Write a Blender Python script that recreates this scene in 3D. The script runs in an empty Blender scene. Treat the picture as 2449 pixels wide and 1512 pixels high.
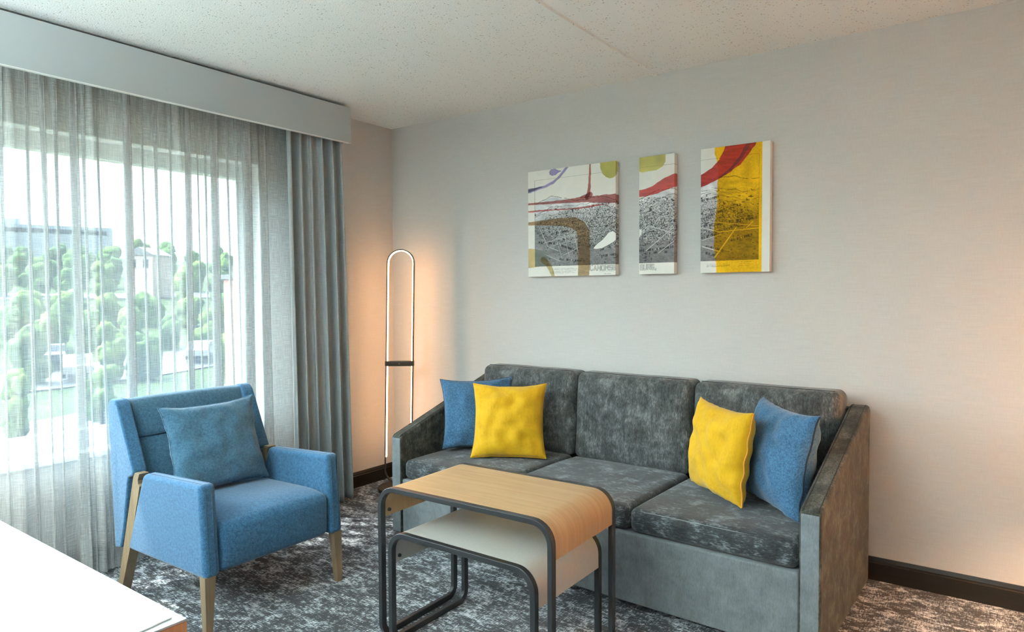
import bpy, bmesh, math, random
import numpy as np
from mathutils import Vector, Matrix, noise as mnoise

random.seed(7)
rng = np.random.default_rng(11)
SC = bpy.context.scene
COL = SC.collection

# ---------------------------------------------------------------- camera
F, CX, CY, CZ, YAW, PIT, ROL = 1615.117, 3.4664, -3.37255, 1.29107, -0.62526, -0.03392, 0.00507
W, H = 2449, 1512
_f = np.array([math.cos(PIT) * math.sin(YAW), math.cos(PIT) * math.cos(YAW), math.sin(PIT)])
_r = np.array([math.cos(YAW), -math.sin(YAW), 0.0])
_d = np.cross(_f, _r)
_r2 = math.cos(ROL) * _r + math.sin(ROL) * _d
_d2 = -math.sin(ROL) * _r + math.cos(ROL) * _d
CAM = np.array([CX, CY, CZ])


def on(u, v, axis, val):
    """world point seen at photo pixel (u, v) on the plane axis = val (used to measure the real planes)"""
    q = ((u - W / 2) / F) * _r2 + ((v - H / 2) / F) * _d2 + _f
    return CAM + q * ((val - CAM[axis]) / q[axis])


cd = bpy.data.cameras.new('camera')
cam = bpy.data.objects.new('camera', cd)
COL.objects.link(cam)
M = Matrix(((_r2[0], -_d2[0], -_f[0], CX), (_r2[1], -_d2[1], -_f[1], CY), (_r2[2], -_d2[2], -_f[2], CZ), (0, 0, 0, 1)))
cam.matrix_world = M
cd.sensor_width = 36
cd.lens = F / W * 36
cd.clip_start = 0.05
cd.clip_end = 2000
SC.camera = cam
SC.view_settings.view_transform = 'Standard'
SC.view_settings.look = 'None'
SC.view_settings.gamma = 1
SC.view_settings.use_curve_mapping = False
SC.view_settings.exposure = 1.2
SC.cycles.max_bounces = 7
SC.cycles.diffuse_bounces = 4
SC.cycles.glossy_bounces = 3
SC.cycles.transmission_bounces = 4
SC.cycles.transparent_max_bounces = 12
SC.cycles.adaptive_threshold = .02


# ---------------------------------------------------------------- object helpers
def link(name, me, m=None, parent=None):
    o = bpy.data.objects.new(name, me)
    COL.objects.link(o)
    if m is not None:
        me.materials.append(m)
    if parent is not None:
        o.parent = parent
    return o


def tag(o, label=None, cat=None, group=None, kind=None):
    if label: o['label'] = label
    if cat: o['category'] = cat
    if group: o['group'] = group
    if kind: o['kind'] = kind
    return o


def thing(name, label, cat, loc=(0, 0, 0), rz=0.0, group=None):
    o = bpy.data.objects.new(name, None)
    COL.objects.link(o)
    o.location = loc
    o.rotation_euler = (0, 0, rz)
    o.empty_display_size = 0.1
    return tag(o, label, cat, group)


def from_bm(name, bm, m=None, parent=None, smooth=True, wn=True, angle=35):
    bmesh.ops.recalc_face_normals(bm, faces=bm.faces)
    me = bpy.data.meshes.new(name)
    bm.to_mesh(me)
    bm.free()
    if smooth:
        me.polygons.foreach_set('use_smooth', [True] * len(me.polygons))
        me.set_sharp_from_angle(angle=math.radians(angle))
    o = link(name, me, m, parent)
    if smooth and wn:
        w = o.modifiers.new('normals', 'WEIGHTED_NORMAL')
        w.keep_sharp = True
    return o


def from_grid(name, P, m=None, parent=None, closed_u=False, uv=None, smooth=True):
    """P: (nu, nv, 3) array -> quad sheet"""
    nu, nv = P.shape[:2]
    idx = np.arange(nu * nv).reshape(nu, nv)
    if closed_u:
        a = idx; b = np.roll(idx, -1, 0)
    else:
        a = idx[:-1]; b = idx[1:]
    q = np.stack([a[:, :-1], b[:, :-1], b[:, 1:], a[:, 1:]], -1).reshape(-1, 4)
    me = bpy.data.meshes.new(name)
    me.from_pydata(P.reshape(-1, 3).tolist(), [], q.tolist())
    if uv is not None:
        l = me.uv_layers.new(name='UVMap')
        li = np.zeros(len(me.loops), dtype=np.int32)
        me.loops.foreach_get('vertex_index', li)
        l.data.foreach_set('uv', uv.reshape(-1, 2)[li].astype(np.float32).ravel())
    if smooth:
        me.polygons.foreach_set('use_smooth', [True] * len(me.polygons))
    me.update()
    return link(name, me, m, parent)


def box_bm(lo, hi, bev=0.0, seg=2, bm=None):
    own = bm is None
    if own: bm = bmesh.new()
    c = [(a + b) / 2 for a, b in zip(lo, hi)]
    s = [abs(b - a) for a, b in zip(lo, hi)]
    t = bmesh.new()
    bmesh.ops.create_cube(t, size=1, matrix=Matrix.Translation(c) @ Matrix.Diagonal((*s, 1)))
    if bev > 0:
        bmesh.ops.bevel(t, geom=t.edges[:], offset=bev, segments=seg, profile=0.5, affect='EDGES')
    merge(bm, t)
    return bm


def merge(bm, t):
    me = bpy.data.meshes.new('tmp')
    t.to_mesh(me); t.free()
    bm.from_mesh(me)
    bpy.data.meshes.remove(me)


def box(name, lo, hi, m, parent=None, bev=0.0, seg=2):
    return from_bm(name, box_bm(lo, hi, bev, seg), m, parent, smooth=bev > 0)


def prism(poly, axis, t0, t1, bev=0.0, seg=3):
    """poly in the two other axes (ascending order), extruded on axis from t0 to t1"""
    bm = bmesh.new()
    oth = [i for i in range(3) if i != axis]
    vs = []
    for (a, b) in poly:
        p = [0, 0, 0]
        p[oth[0]] = a; p[oth[1]] = b; p[axis] = t0
        vs.append(bm.verts.new(p))
    f = bm.faces.new(vs)
    r = bmesh.ops.extrude_face_region(bm, geom=[f])
    d = Vector((0, 0, 0)); d[axis] = t1 - t0
    bmesh.ops.translate(bm, vec=d, verts=[g for g in r['geom'] if isinstance(g, bmesh.types.BMVert)])
    bmesh.ops.recalc_face_normals(bm, faces=bm.faces)
    if bev > 0:
        bmesh.ops.bevel(bm, geom=bm.edges[:], offset=bev, segments=seg, profile=0.5, affect='EDGES', clamp_overlap=True)
    return bm


def rbox(size, r, n=(14, 14, 8), fn=None):
    """rounded box on a grid, centred at the origin; fn(points)->points deforms it"""
    h = np.array(size) / 2
    vs, fs = [], []

    def axis_samples(k):
        hh = h[k]; rr = min(r, hh * .999)
        e = np.linspace(0, 1, 5) ** 1.0 * rr
        mid = np.linspace(-(hh - rr), hh - rr, max(2, n[k]))
        return np.unique(np.round(np.concatenate([-hh + e, mid, hh - e]), 7))
    S = [axis_samples(k) for k in range(3)]
    for k in range(3):
        a, b = [(1, 2), (2, 0), (0, 1)][k]
        for sgn in (-1, 1):
            A, B = np.meshgrid(S[a], S[b], indexing='ij')
            P = np.zeros(A.shape + (3,))
            P[..., a] = A; P[..., b] = B; P[..., k] = sgn * h[k]
            base = sum(len(v) for v in vs)
            vs.append(P.reshape(-1, 3))
            na, nb = A.shape
            ii = np.arange(na * nb).reshape(na, nb) + base
            q = np.stack([ii[:-1, :-1], ii[1:, :-1], ii[1:, 1:], ii[:-1, 1:]], -1).reshape(-1, 4)
            if sgn < 0: q = q[:, ::-1]
            fs.append(q)
    P = np.concatenate(vs); Q = np.concatenate(fs)
    inner = np.clip(P, -(h - r), h - r)
    d = P - inner
    L = np.linalg.norm(d, axis=1, keepdims=True)
    P = inner + d / np.maximum(L, 1e-9) * r
    bm = bmesh.new()
    if fn is not None: P = fn(P)
    bv = [bm.verts.new(p) for p in P]
    for q in Q:
        try: bm.faces.new([bv[i] for i in q])
        except ValueError: pass
    bmesh.ops.remove_doubles(bm, verts=bm.verts, dist=1e-5)
    return bm


def tube(pts, rad, n=8, closed=False, caps=True):
    """round tube through a polyline -> bmesh"""
    pts = [Vector(p) for p in pts]
    bm = bmesh.new()
    rings = []
    N = len(pts)
    t = (pts[1] - pts[0]).normalized()
    up = Vector((0, 0, 1)) if abs(t.z) < .9 else Vector((1, 0, 0))
    nrm = t.cross(up).normalized()
    for i, p in enumerate(pts):
        if closed: t = (pts[(i + 1) % N] - pts[i - 1]).normalized()
        else: t = (pts[min(i + 1, N - 1)] - pts[max(i - 1, 0)]).normalized()
        nrm = (nrm - t * nrm.dot(t)).normalized()
        b = t.cross(nrm)
        rr = rad[i] if hasattr(rad, '__len__') else rad
        rings.append([bm.verts.new(p + (nrm * math.cos(2 * math.pi * k / n) + b * math.sin(2 * math.pi * k / n)) * rr) for k in range(n)])
    for i in range(N if closed else N - 1):
        a, b = rings[i], rings[(i + 1) % N]
        for k in range(n):
            bm.faces.new((a[k], a[(k + 1) % n], b[(k + 1) % n], b[k]))
    if caps and not closed:
        bm.faces.new(rings[0][::-1]); bm.faces.new(rings[-1])
    return bm


def cyl_bm(p0, p1, r0, r1=None, n=32, bev=0.0):
    r1 = r0 if r1 is None else r1
    p0 = Vector(p0); p1 = Vector(p1)
    bm = bmesh.new()
    rot = (p1 - p0).to_track_quat('Z', 'Y').to_matrix().to_4x4()
    bmesh.ops.create_cone(bm, cap_ends=True, segments=n, radius1=r0, radius2=r1, depth=(p1 - p0).length,
                          matrix=Matrix.Translation((p0 + p1) / 2) @ rot)
    if bev > 0:
        es = [e for e in bm.edges if any(len(f.verts) > 4 for f in e.link_faces)]
        bmesh.ops.bevel(bm, geom=es, offset=bev, segments=3, profile=.5, affect='EDGES')
    return bm


# ---------------------------------------------------------------- material helpers
def mat(name):
    m = bpy.data.materials.new(name)
    m.use_nodes = True
    nt = m.node_tree
    nt.nodes.clear()
    out = nt.nodes.new('ShaderNodeOutputMaterial')
    return m, nt, out


def nd(nt, typ, **kw):
    n = nt.nodes.new(typ)
    ins = kw.pop('ins', {})
    for k, v in kw.items(): setattr(n, k, v)
    for k, v in ins.items():
        s = n.inputs[k]
        if hasattr(v, 'is_linked') or isinstance(v, bpy.types.NodeSocket): nt.links.new(v, s)
        else: s.default_value = v
    return n


def srgb(r, g, b):
    f = lambda c: (c / 255 / 12.92) if c / 255 <= .04045 else ((c / 255 + .055) / 1.055) ** 2.4
    return (f(r), f(g), f(b), 1)


def coords(nt, scale=(1, 1, 1), kind='Object', rot=(0, 0, 0)):
    tc = nd(nt, 'ShaderNodeTexCoord')
    mp = nd(nt, 'ShaderNodeMapping', ins={'Vector': tc.outputs[kind], 'Scale': scale, 'Rotation': rot})
    return mp.outputs[0]


def noi(nt, vec, scale=5, detail=3, rough=.5, dist=0.0):
    n = nd(nt, 'ShaderNodeTexNoise', ins={'Vector': vec, 'Scale': scale, 'Detail': detail, 'Roughness': rough, 'Distortion': dist})
    return n.outputs['Fac']


def ramp(nt, fac, stops):
    n = nd(nt, 'ShaderNodeValToRGB', ins={'Fac': fac})
    cr = n.color_ramp
    while len(cr.elements) < len(stops): cr.elements.new(.5)
    for e, (p, c) in zip(cr.elements, stops):
        e.position = p
        e.color = c if hasattr(c, '__len__') else (c, c, c, 1)
    return n.outputs['Color']


def mixc(nt, fac, a, b, mode='MIX'):
    n = nd(nt, 'ShaderNodeMix', data_type='RGBA', blend_type=mode)
    for s, v in ((n.inputs[0], fac), (n.inputs[6], a), (n.inputs[7], b)):
        if isinstance(v, bpy.types.NodeSocket): nt.links.new(v, s)
        else: s.default_value = v
    return n.outputs[2]


def math_(nt, op, a, b=0.0, clamp=False):
    n = nd(nt, 'ShaderNodeMath', operation=op, use_clamp=clamp)
    for s, v in ((n.inputs[0], a), (n.inputs[1], b)):
        if isinstance(v, bpy.types.NodeSocket): nt.links.new(v, s)
        else: s.default_value = v
    return n.outputs[0]


def bump(nt, height, strength=.3, dist=.01):
    return nd(nt, 'ShaderNodeBump', ins={'Height': height, 'Strength': strength, 'Distance': dist}).outputs[0]


def pbsdf(nt, out, color, rough=.7, metal=0.0, normal=None, spec=.5, sheen=0.0, sheen_tint=None, coat=0.0):
    b = nd(nt, 'ShaderNodeBsdfPrincipled')
    for k, v in (('Base Color', color), ('Roughness', rough), ('Metallic', metal), ('Specular IOR Level', spec), ('Sheen Weight', sheen), ('Coat Weight', coat)):
        s = b.inputs[k]
        if isinstance(v, bpy.types.NodeSocket): nt.links.new(v, s)
        else: s.default_value = v
    if sheen_tint: b.inputs['Sheen Tint'].default_value = sheen_tint
    if normal is not None: nt.links.new(normal, b.inputs['Normal'])
    nt.links.new(b.outputs[0], out.inputs[0])
    return b


def plain(name, color, rough=.6, metal=0.0, spec=.5, noise_amt=.0, nscale=40):
    m, nt, out = mat(name)
    c = color
    if noise_amt:
        v = coords(nt)
        n = noi(nt, v, nscale, 4)
        dk = tuple(x * (1 - noise_amt) for x in color[:3]) + (1,)
        lt = tuple(min(1, x * (1 + noise_amt)) for x in color[:3]) + (1,)
        c = ramp(nt, n, [(.3, dk), (.7, lt)])
    pbsdf(nt, out, c, rough, metal, spec=spec)
    return m


def fabric(name, c_dark, c_light, fine=420, bstr=.25, sheen=.3, mott=0.0, mscale=9):
    """felted wool style weave: fine speckle plus a soft mottling"""
    m, nt, out = mat(name)
    v = coords(nt)
    n1 = noi(nt, v, fine, 2, .6)
    n2 = noi(nt, v, fine * .33, 2, .6)
    f = math_(nt, 'ADD', math_(nt, 'MULTIPLY', n1, .6), math_(nt, 'MULTIPLY', n2, .4))
    if mott:
        n3 = noi(nt, v, mscale, 3)
        f = math_(nt, 'ADD', f, math_(nt, 'MULTIPLY', math_(nt, 'SUBTRACT', n3, .5), mott))
    c = ramp(nt, f, [(.36, c_dark), (.64, c_light)])
    pbsdf(nt, out, c, .9, normal=bump(nt, f, bstr, .002), spec=.2, sheen=sheen)
    return m


def velvet(name, c_dark, c_mid, c_light, axis=2, sheen=.2, stops=(.42, .56, .74)):
    """crushed chenille: streaks along one axis, cloudy light and dark nap"""
    m, nt, out = mat(name)
    s = [260, 260, 260]; s[axis] = 60
    st = noi(nt, coords(nt, tuple(s)), 1, 4, .65)
    s2 = [90, 90, 90]; s2[axis] = 14
    st2 = noi(nt, coords(nt, tuple(s2)), 1, 3, .6)
    cl = noi(nt, coords(nt), 13, 4, .66, .4)
    f = math_(nt, 'ADD', math_(nt, 'MULTIPLY', st, .40), math_(nt, 'MULTIPLY', st2, .20))
    f = math_(nt, 'ADD', f, math_(nt, 'MULTIPLY', cl, .50))
    c = ramp(nt, f, [(stops[0], c_dark), (stops[1], c_mid), (stops[2], c_light)])
    pbsdf(nt, out, c, .75, normal=bump(nt, st, .25, .002), spec=.25, sheen=sheen)
    return m


def wood(name, base, dark, light, uv=False, axis=0, scale=1.0, rough=.42, spec=.4):
    m, nt, out = mat(name)
    s = [95 * scale, 95 * scale, 95 * scale]; s[axis] = 3.2 * scale
    v = coords(nt, tuple(s), 'UV' if uv else 'Object')
    n1 = noi(nt, v, 1, 5, .6, .3)
    s2 = [22 * scale] * 3; s2[axis] = .9 * scale
    n2 = noi(nt, coords(nt, tuple(s2), 'UV' if uv else 'Object'), 1, 3, .55, .5)
    f = math_(nt, 'ADD', math_(nt, 'MULTIPLY', n1, .55), math_(nt, 'MULTIPLY', n2, .5))
    c = ramp(nt, f, [(.34, dark), (.52, base), (.72, light)])
    pbsdf(nt, out, c, rough, normal=bump(nt, n1, .06, .002), spec=spec)
    return m


# ---------------------------------------------------------------- materials
def wallpaper():
    m, nt, out = mat('wallpaper')
    a = noi(nt, coords(nt, (9, 9, 520)), 1, 3, .6)
    b = noi(nt, coords(nt, (260, 260, 30)), 1, 2, .5)
    f = math_(nt, 'ADD', math_(nt, 'MULTIPLY', a, .7), math_(nt, 'MULTIPLY', b, .3))
    c = ramp(nt, f, [(.3, (.535, .515, .490, 1)), (.7, (.63, .61, .585, 1))])
    pbsdf(nt, out, c, .75, normal=bump(nt, f, .12, .002), spec=.25)
    return m


def popcorn():
    m, nt, out = mat('popcorn_plaster')
    v = coords(nt)
    n = noi(nt, v, 150, 3, .6)
    vo = nd(nt, 'ShaderNodeTexVoronoi', ins={'Vector': v, 'Scale': 66, 'Randomness': 1})
    n2 = noi(nt, v, 26, 2)
    # pits: small dark dots where the voronoi distance is small and the mask allows
    rad = math_(nt, 'MULTIPLY', n2, .36)
    pit = math_(nt, 'LESS_THAN', vo.outputs['Distance'], math_(nt, 'SUBTRACT', rad, .02))
    c = mixc(nt, math_(nt, 'MULTIPLY', pit, .75), (.92, .93, .91, 1), (.42, .39, .32, 1))
    h = math_(nt, 'SUBTRACT', n, math_(nt, 'MULTIPLY', pit, .6))
    pbsdf(nt, out, c, .9, normal=bump(nt, h, .5, .006), spec=.1)
    return m


def carpet():
    m, nt, out = mat('carpet_pile')
    # broken dashes along x, rows along y, gathered in larger clouds
    dx = noi(nt, coords(nt, (38, 190, 1)), 1, 3, .65)
    dy = noi(nt, coords(nt, (170, 36, 1)), 1, 3, .65)
    cl = noi(nt, coords(nt, (9, 12, 1)), 1, 3, .6, .4)
    cl2 = noi(nt, coords(nt, (26, 40, 1)), 1, 2, .6, .3)
    tf = noi(nt, coords(nt, (320, 320, 1)), 1, 2, .6)
    ln = noi(nt, coords(nt, (2.6, 60, 1)), 1, 2, .5)
    f = math_(nt, 'ADD', math_(nt, 'MULTIPLY', dx, .52), math_(nt, 'MULTIPLY', dy, .38))
    f = math_(nt, 'ADD', f, math_(nt, 'MULTIPLY', cl, .40))
    f = math_(nt, 'ADD', f, math_(nt, 'MULTIPLY', cl2, .26))
    f = math_(nt, 'ADD', f, math_(nt, 'MULTIPLY', tf, .22))
    f = math_(nt, 'ADD', f, math_(nt, 'MULTIPLY', ln, .16))
    f = math_(nt, 'MULTIPLY', f, .518)          # mean close to .5
    c = ramp(nt, f, [(.465, (.010, .012, .016, 1)), (.500, (.028, .033, .042, 1)), (.521, (.18, .20, .225, 1)), (.556, (.60, .63, .67, 1))])
    pbsdf(nt, out, c, .95, normal=bump(nt, tf, .6, .006), spec=.1, sheen=.2)
    return m


def sheer_mat():
    m, nt, out = mat('sheer_linen')
    # UV: u along the cloth, v up (metres)
    h1 = noi(nt, coords(nt, (16, 520, 1), 'UV'), 1, 2, .65)
    v1 = noi(nt, coords(nt, (520, 11, 1), 'UV'), 1, 2, .65)
    f = math_(nt, 'ADD', math_(nt, 'MULTIPLY', h1, .5), math_(nt, 'MULTIPLY', v1, .5))
    al = nd(nt, 'ShaderNodeMapRange', ins={'Value': f, 'From Min': .36, 'From Max': .64, 'To Min': SHEER_A0, 'To Max': SHEER_A1}).outputs[0]
    col = ramp(nt, f, [(.35, (.55, .56, .55, 1)), (.65, (.68, .69, .67, 1))])
    d = nd(nt, 'ShaderNodeBsdfDiffuse', ins={'Color': col})
    t = nd(nt, 'ShaderNodeBsdfTranslucent', ins={'Color': (.36, .49, .64, 1)})
    mx = nd(nt, 'ShaderNodeMixShader', ins={0: SHEER_T, 1: d.outputs[0], 2: t.outputs[0]})
    tr = nd(nt, 'ShaderNodeBsdfTransparent')
    mm = nd(nt, 'ShaderNodeMixShader', ins={0: al, 1: tr.outputs[0], 2: mx.outputs[0]})
    nt.links.new(mm.outputs[0], out.inputs[0])
    return m


def drape_mat():
    m, nt, out = mat('drape_linen')
    h1 = noi(nt, coords(nt, (18, 420, 1), 'UV'), 1, 3, .65)
    v1 = noi(nt, coords(nt, (420, 18, 1), 'UV'), 1, 3, .65)
    f = math_(nt, 'ADD', math_(nt, 'MULTIPLY', h1, .5), math_(nt, 'MULTIPLY', v1, .5))
    col = ramp(nt, f, [(.36, (.31, .35, .365, 1)), (.64, (.48, .525, .535, 1))])
    d = nd(nt, 'ShaderNodeBsdfPrincipled', ins={'Base Color': col, 'Roughness': .9, 'Specular IOR Level': .15, 'Normal': bump(nt, f, .2, .002)})
    t = nd(nt, 'ShaderNodeBsdfTranslucent', ins={'Color': (.30, .33, .33, 1)})
    mx = nd(nt, 'ShaderNodeMixShader', ins={0: .12, 1: d.outputs[0], 2: t.outputs[0]})
    nt.links.new(mx.outputs[0], out.inputs[0])
    return m


def emit(name, color, strength):
    m, nt, out = mat(name)
    e = nd(nt, 'ShaderNodeEmission', ins={'Color': color, 'Strength': strength})
    nt.links.new(e.outputs[0], out.inputs[0])
    return m


def glass_mat():
    m, nt, out = mat('window_glass')
    t = nd(nt, 'ShaderNodeBsdfTransparent', ins={'Color': (.93, .96, .95, 1)})
    g = nd(nt, 'ShaderNodeBsdfGlossy', ins={'Roughness': .02, 'Color': (1, 1, 1, 1)})
    mx = nd(nt, 'ShaderNodeMixShader', ins={0: .006, 1: t.outputs[0], 2: g.outputs[0]})
    nt.links.new(mx.outputs[0], out.inputs[0])
    return m


def foliage(name, c0, c1, scale=3):
    m, nt, out = mat(name)
    n = noi(nt, coords(nt), scale, 2, .65)
    c = ramp(nt, n, [(.35, c0), (.65, c1)])
    pbsdf(nt, out, c, .9, spec=.1, normal=bump(nt, n, .8, .3))
    return m


# ---- main tuning numbers
SHEER_A0, SHEER_A1, SHEER_T = .34, .68, .07
SKY = 1.35
SUN = 5.0
HAZE = 26.0

M_wall = wallpaper()
M_ceil = popcorn()
M_carpet = carpet()
M_sheer = sheer_mat()
M_drape = drape_mat()
M_white = plain('white_paint', (.62, .65, .66, 1), .45)
M_trimw = plain('window_paint', (.58, .58, .55, 1), .5)
M_base = wood('dark_baseboard_wood', (.011, .009, .007, 1), (.006, .005, .004, 1), (.019, .015, .011, 1), axis=0, rough=.4)
M_basey = wood('dark_baseboard_wood_side', (.011, .009, .007, 1), (.006, .005, .004, 1), (.019, .015, .011, 1), axis=1, rough=.4)
M_glass = glass_mat()
M_velvet = velvet('grey_chenille', (.010, .011, .009, 1), (.038, .041, .034, 1), (.15, .155, .125, 1), sheen=.1, stops=(.44, .55, .72))
M_velvet_in = velvet('grey_chenille_cushion', (.018, .020, .020, 1), (.064, .070, .069, 1), (.20, .215, .215, 1), 2, stops=(.44, .56, .71))
M_velvet_seat = velvet('grey_chenille_seat', (.012, .013, .014, 1), (.036, .041, .045, 1), (.30, .335, .37, 1), 0, stops=(.44, .57, .73))
M_velvet_sheen = velvet('grey_chenille_front_sheen', (.10, .113, .120, 1), (.165, .185, .198, 1), (.25, .28, .30, 1), stops=(.36, .55, .80))  # paler chenille with the brushed nap's sheen put into its colour
M_thread = plain('topstitch_thread', (.26, .28, .29, 1), .8)
M_thread_dark = plain('dark_seam_thread', (.015, .016, .018, 1), .9)
M_blue = fabric('blue_felt', (.012, .060, .132, 1), (.043, .145, .265, 1), 260, .2, .25)
M_bluep = fabric('denim_blue_felt', (.014, .055, .120, 1), (.080, .190, .32, 1), 420, .3, .25)
M_bluec = fabric('teal_blue_felt', (.022, .070, .120, 1), (.056, .142, .218, 1), 260, .2, .25)
M_yel = velvet('yellow_velvet', (.56, .295, .003, 1), (.65, .36, .004, 1), (.71, .41, .008, 1))
M_yelseam = plain('yellow_piping', (.75, .33, .04, 1), .8)
M_blueseam = plain('blue_seam_thread', (.03, .07, .12, 1), .9)
M_navyseam = plain('navy_zip_seam', (.008, .014, .030, 1), .8)
M_oak = wood('pale_oak', (.45, .280, .140, 1), (.37, .220, .105, 1), (.52, .335, .175, 1), uv=True, axis=0, scale=1.6)
M_gunmetal = plain('gunmetal_powder_coat', (.040, .043, .047, 1), .38, .5)
M_greige = plain('grey_laminate', (.46, .45, .42, 1), .4, noise_amt=.04, nscale=90)
M_ash = wood('weathered_ash_leg', (.205, .148, .088, 1), (.155, .110, .064, 1), (.26, .195, .122, 1), axis=2, rough=.45)
M_desk = plain('white_desk_laminate', (.41, .425, .45, 1), .25)
M_deskw = wood('reddish_oak_desk', (.46, .22, .10, 1), (.33, .15, .065, 1), (.58, .30, .15, 1), axis=2)
M_paper = plain('white_paper', (.88, .88, .87, 1), .5)
M_bronze = plain('dark_bronze', (.050, .036, .026, 1), .4, .6)
M_led = emit('warm_led', (1.0, .50, .21, 1), 13.0)
M_canvas_edge = plain('canvas_white', (.76, .75, .71, 1), .8)

# ---------------------------------------------------------------- room shell
HC = 2.44
XR, YF = 5.6, -6.0           # far right wall, wall behind the camera


def structure(o):
    o['kind'] = 'structure'
    return o


structure(box('floor', (-.2, YF - .1, -.1), (XR + .1, .15, 0), M_carpet))
structure(box('ceiling', (-.2, YF - .1, HC), (XR + .1, .15, HC + .1), M_ceil))
structure(box('wall_back', (-.2, 0, 0), (XR + .1, .15, HC), M_wall))
structure(box('wall_right', (XR, YF, 0), (XR + .1, 0, HC), M_wall))
structure(box('wall_front', (-.2, YF - .1, 0), (XR + .1, YF, HC), M_wall))
WY0, WY1, WZ0, WZ1 = -4.3, -1.03, .548, 2.036   # window opening in the left wall
bm = bmesh.new()
for lo, hi in (((-.2, WY1, 0), (0, 0, HC)), ((-.2, YF, 0), (0, WY0, HC)), ((-.2, WY0, 0), (0, WY1, WZ0)), ((-.2, WY0, WZ1), (0, WY1, HC))):
    box_bm(lo, hi, bm=bm)
structure(from_bm('wall_left', bm, M_wall, smooth=False))

# joint strip across the ceiling
structure(from_bm('trim_1', prism([(1.963, HC), (1.966, HC - .009), (1.979, HC - .009), (1.984, HC)], 1, -5.9, 0), M_ceil, smooth=False))


def base_profile(t=.014, h=.102):
    return [(0, 0), (t, 0), (t, h - .026), (t - .004, h - .022), (t - .004, h - .016), (t - .007, h - .006), (t - .009, h), (0, h)]


structure(from_bm('baseboard_back', prism([(-a, b) for a, b in base_profile()], 0, .0, XR), M_base, smooth=False))
structure(from_bm('baseboard_left', prism(base_profile(), 1, YF, -.014), M_basey, smooth=False))

# window: recessed frame, panes, sill (everything hangs from window_1)
bm = bmesh.new()
fx0, fx1 = -.16, -.10
gy1, gz0, gz1 = -1.125, .645, 1.955
mull = -2.86
for lo, hi in (((fx0, WY0, gz1), (fx1, WY1, WZ1)), ((fx0, WY0, WZ0), (fx1, WY1, gz0)), ((fx0, gy1, gz0), (fx1, WY1, gz1)),
               ((fx0, WY0, gz0), (fx1, WY0 + .095, gz1)), ((fx0, mull - .03, gz0), (fx1, mull + .03, gz1))):
    box_bm(lo, hi, .004, 2, bm=bm)
win = structure(from_bm('window_1', bm, M_trimw))
box('window_pane', (-.134, mull + .03, gz0), (-.128, gy1, gz1), M_glass, win)
box('window_pane', (-.134, WY0 + .095, gz0), (-.128, mull - .03, gz1), M_glass, win)
from_bm('window_sill', prism([(-.10, .5485), (.001, .5485), (.001, .532), (.034, .532), (.036, .556), (.030, .562), (-.10, .562)], 1, WY0, WY1 - .001, .002, 2), M_white, win)

# light portal in the opening (guides the sky light through the window)
pl = bpy.data.lights.new('window_portal', 'AREA')
pl.shape = 'RECTANGLE'; pl.size = gz1 - gz0; pl.size_y = gy1 - WY0
pl.cycles.is_portal = True
po = bpy.data.objects.new('window_portal', pl); COL.objects.link(po)
po.location = (-.18, (gy1 + WY0) / 2, (gz0 + gz1) / 2)
po.rotation_euler = (0, math.radians(-90), 0)

# ---------------------------------------------------------------- valance and curtains
bm = bmesh.new()
VX, VZ0, VZ1, VY1 = .252, 2.208, 2.420, -.586
box_bm((VX - .02, -4.9, VZ0), (VX, VY1, VZ1), .0015, 2, bm=bm)
M_val = plain('valance_paint', (.41, .46, .475, 1), .45)
val = thing('valance', 'long pale grey box valance above the window curtains', 'valance', (VX, VY1, VZ0))
def child_at(o, root):
    o.parent = root
    o.matrix_parent_inverse = Matrix.LocRotScale(root.location, root.rotation_euler, None).inverted()
    return o
child_at(from_bm('front_board', bm, M_val), val)
child_at(box('lit_edge_strip', (VX - .020, -4.9, VZ0 - .0035), (VX + .0012, VY1, VZ0 - .0002), plain('lit_edge_white', (.85, .86, .85, 1), .4)), val)  # white strip painted for the window light on the valance's lower edge
child_at(box('gap_shade_board', (.001, -4.9, 2.392), (VX - .0205, VY1 - .021, 2.404), M_val), val)  # added board out of view shuts the cavity so the ceiling gap stays dark
child_at(box('end_return', (.001, VY1 - .02, VZ0 + .001), (VX - .02, VY1 - .0005, VZ1 - .001), M_white), val)
child_at(box('mounting_rail', (.10, -4.8, 2.365), (.13, VY1 - .03, 2.390), M_gunmetal), val)


def cloth(name, path_fn, z_top, z_bot, nz, m, parent=None):
    """path_fn(t in 0..1 from top to bottom) -> (n,2) plan polyline"""
    rows = []
    uvs = []
    base = path_fn(.5)
    L = np.concatenate([[0], np.cumsum(np.linalg.norm(np.diff(base, axis=0), axis=1))])
    for k in range(nz):
        t = k / (nz - 1)
        z = z_top + (z_bot - z_top) * t
        p = path_fn(t)
        rows.append(np.c_[p, np.full(len(p), z)])
        uvs.append(np.c_[L, np.full(len(p), z)])
    P = np.stack(rows, 1)
    return from_grid(name, P, m, parent, uv=np.stack(uvs, 1))


# sheer: folds measured in the photo as (y centre, width); wide ones are cloth folded back over itself
FOLDS = [(-2.55, .03), (-2.42, .012), (-2.235, .012), (-2.048, .036), (-1.95, .010), (-1.837, .040), (-1.748, .008), (-1.622, .010), (-1.550, .032),
         (-1.476, .007), (-1.392, .044), (-1.305, .010), (-1.215, .062), (-1.10, .050), (-2.75, .04), (-2.95, .02), (-3.2, .04), (-3.45, .03), (-3.8, .04), (-4.1, .03)]
TAPER = [(-2.177, .020), (-2.129, .016), (-2.330, .014), (-1.690, .014), (-1.435, .010), (-2.65, .02), (-1.265, .009), (-2.01, .012)]
FOLDS += TAPER
FOLDS = sorted(FOLDS)
FUZ = [-1.98, -1.58, -1.14, -2.29]


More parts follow.
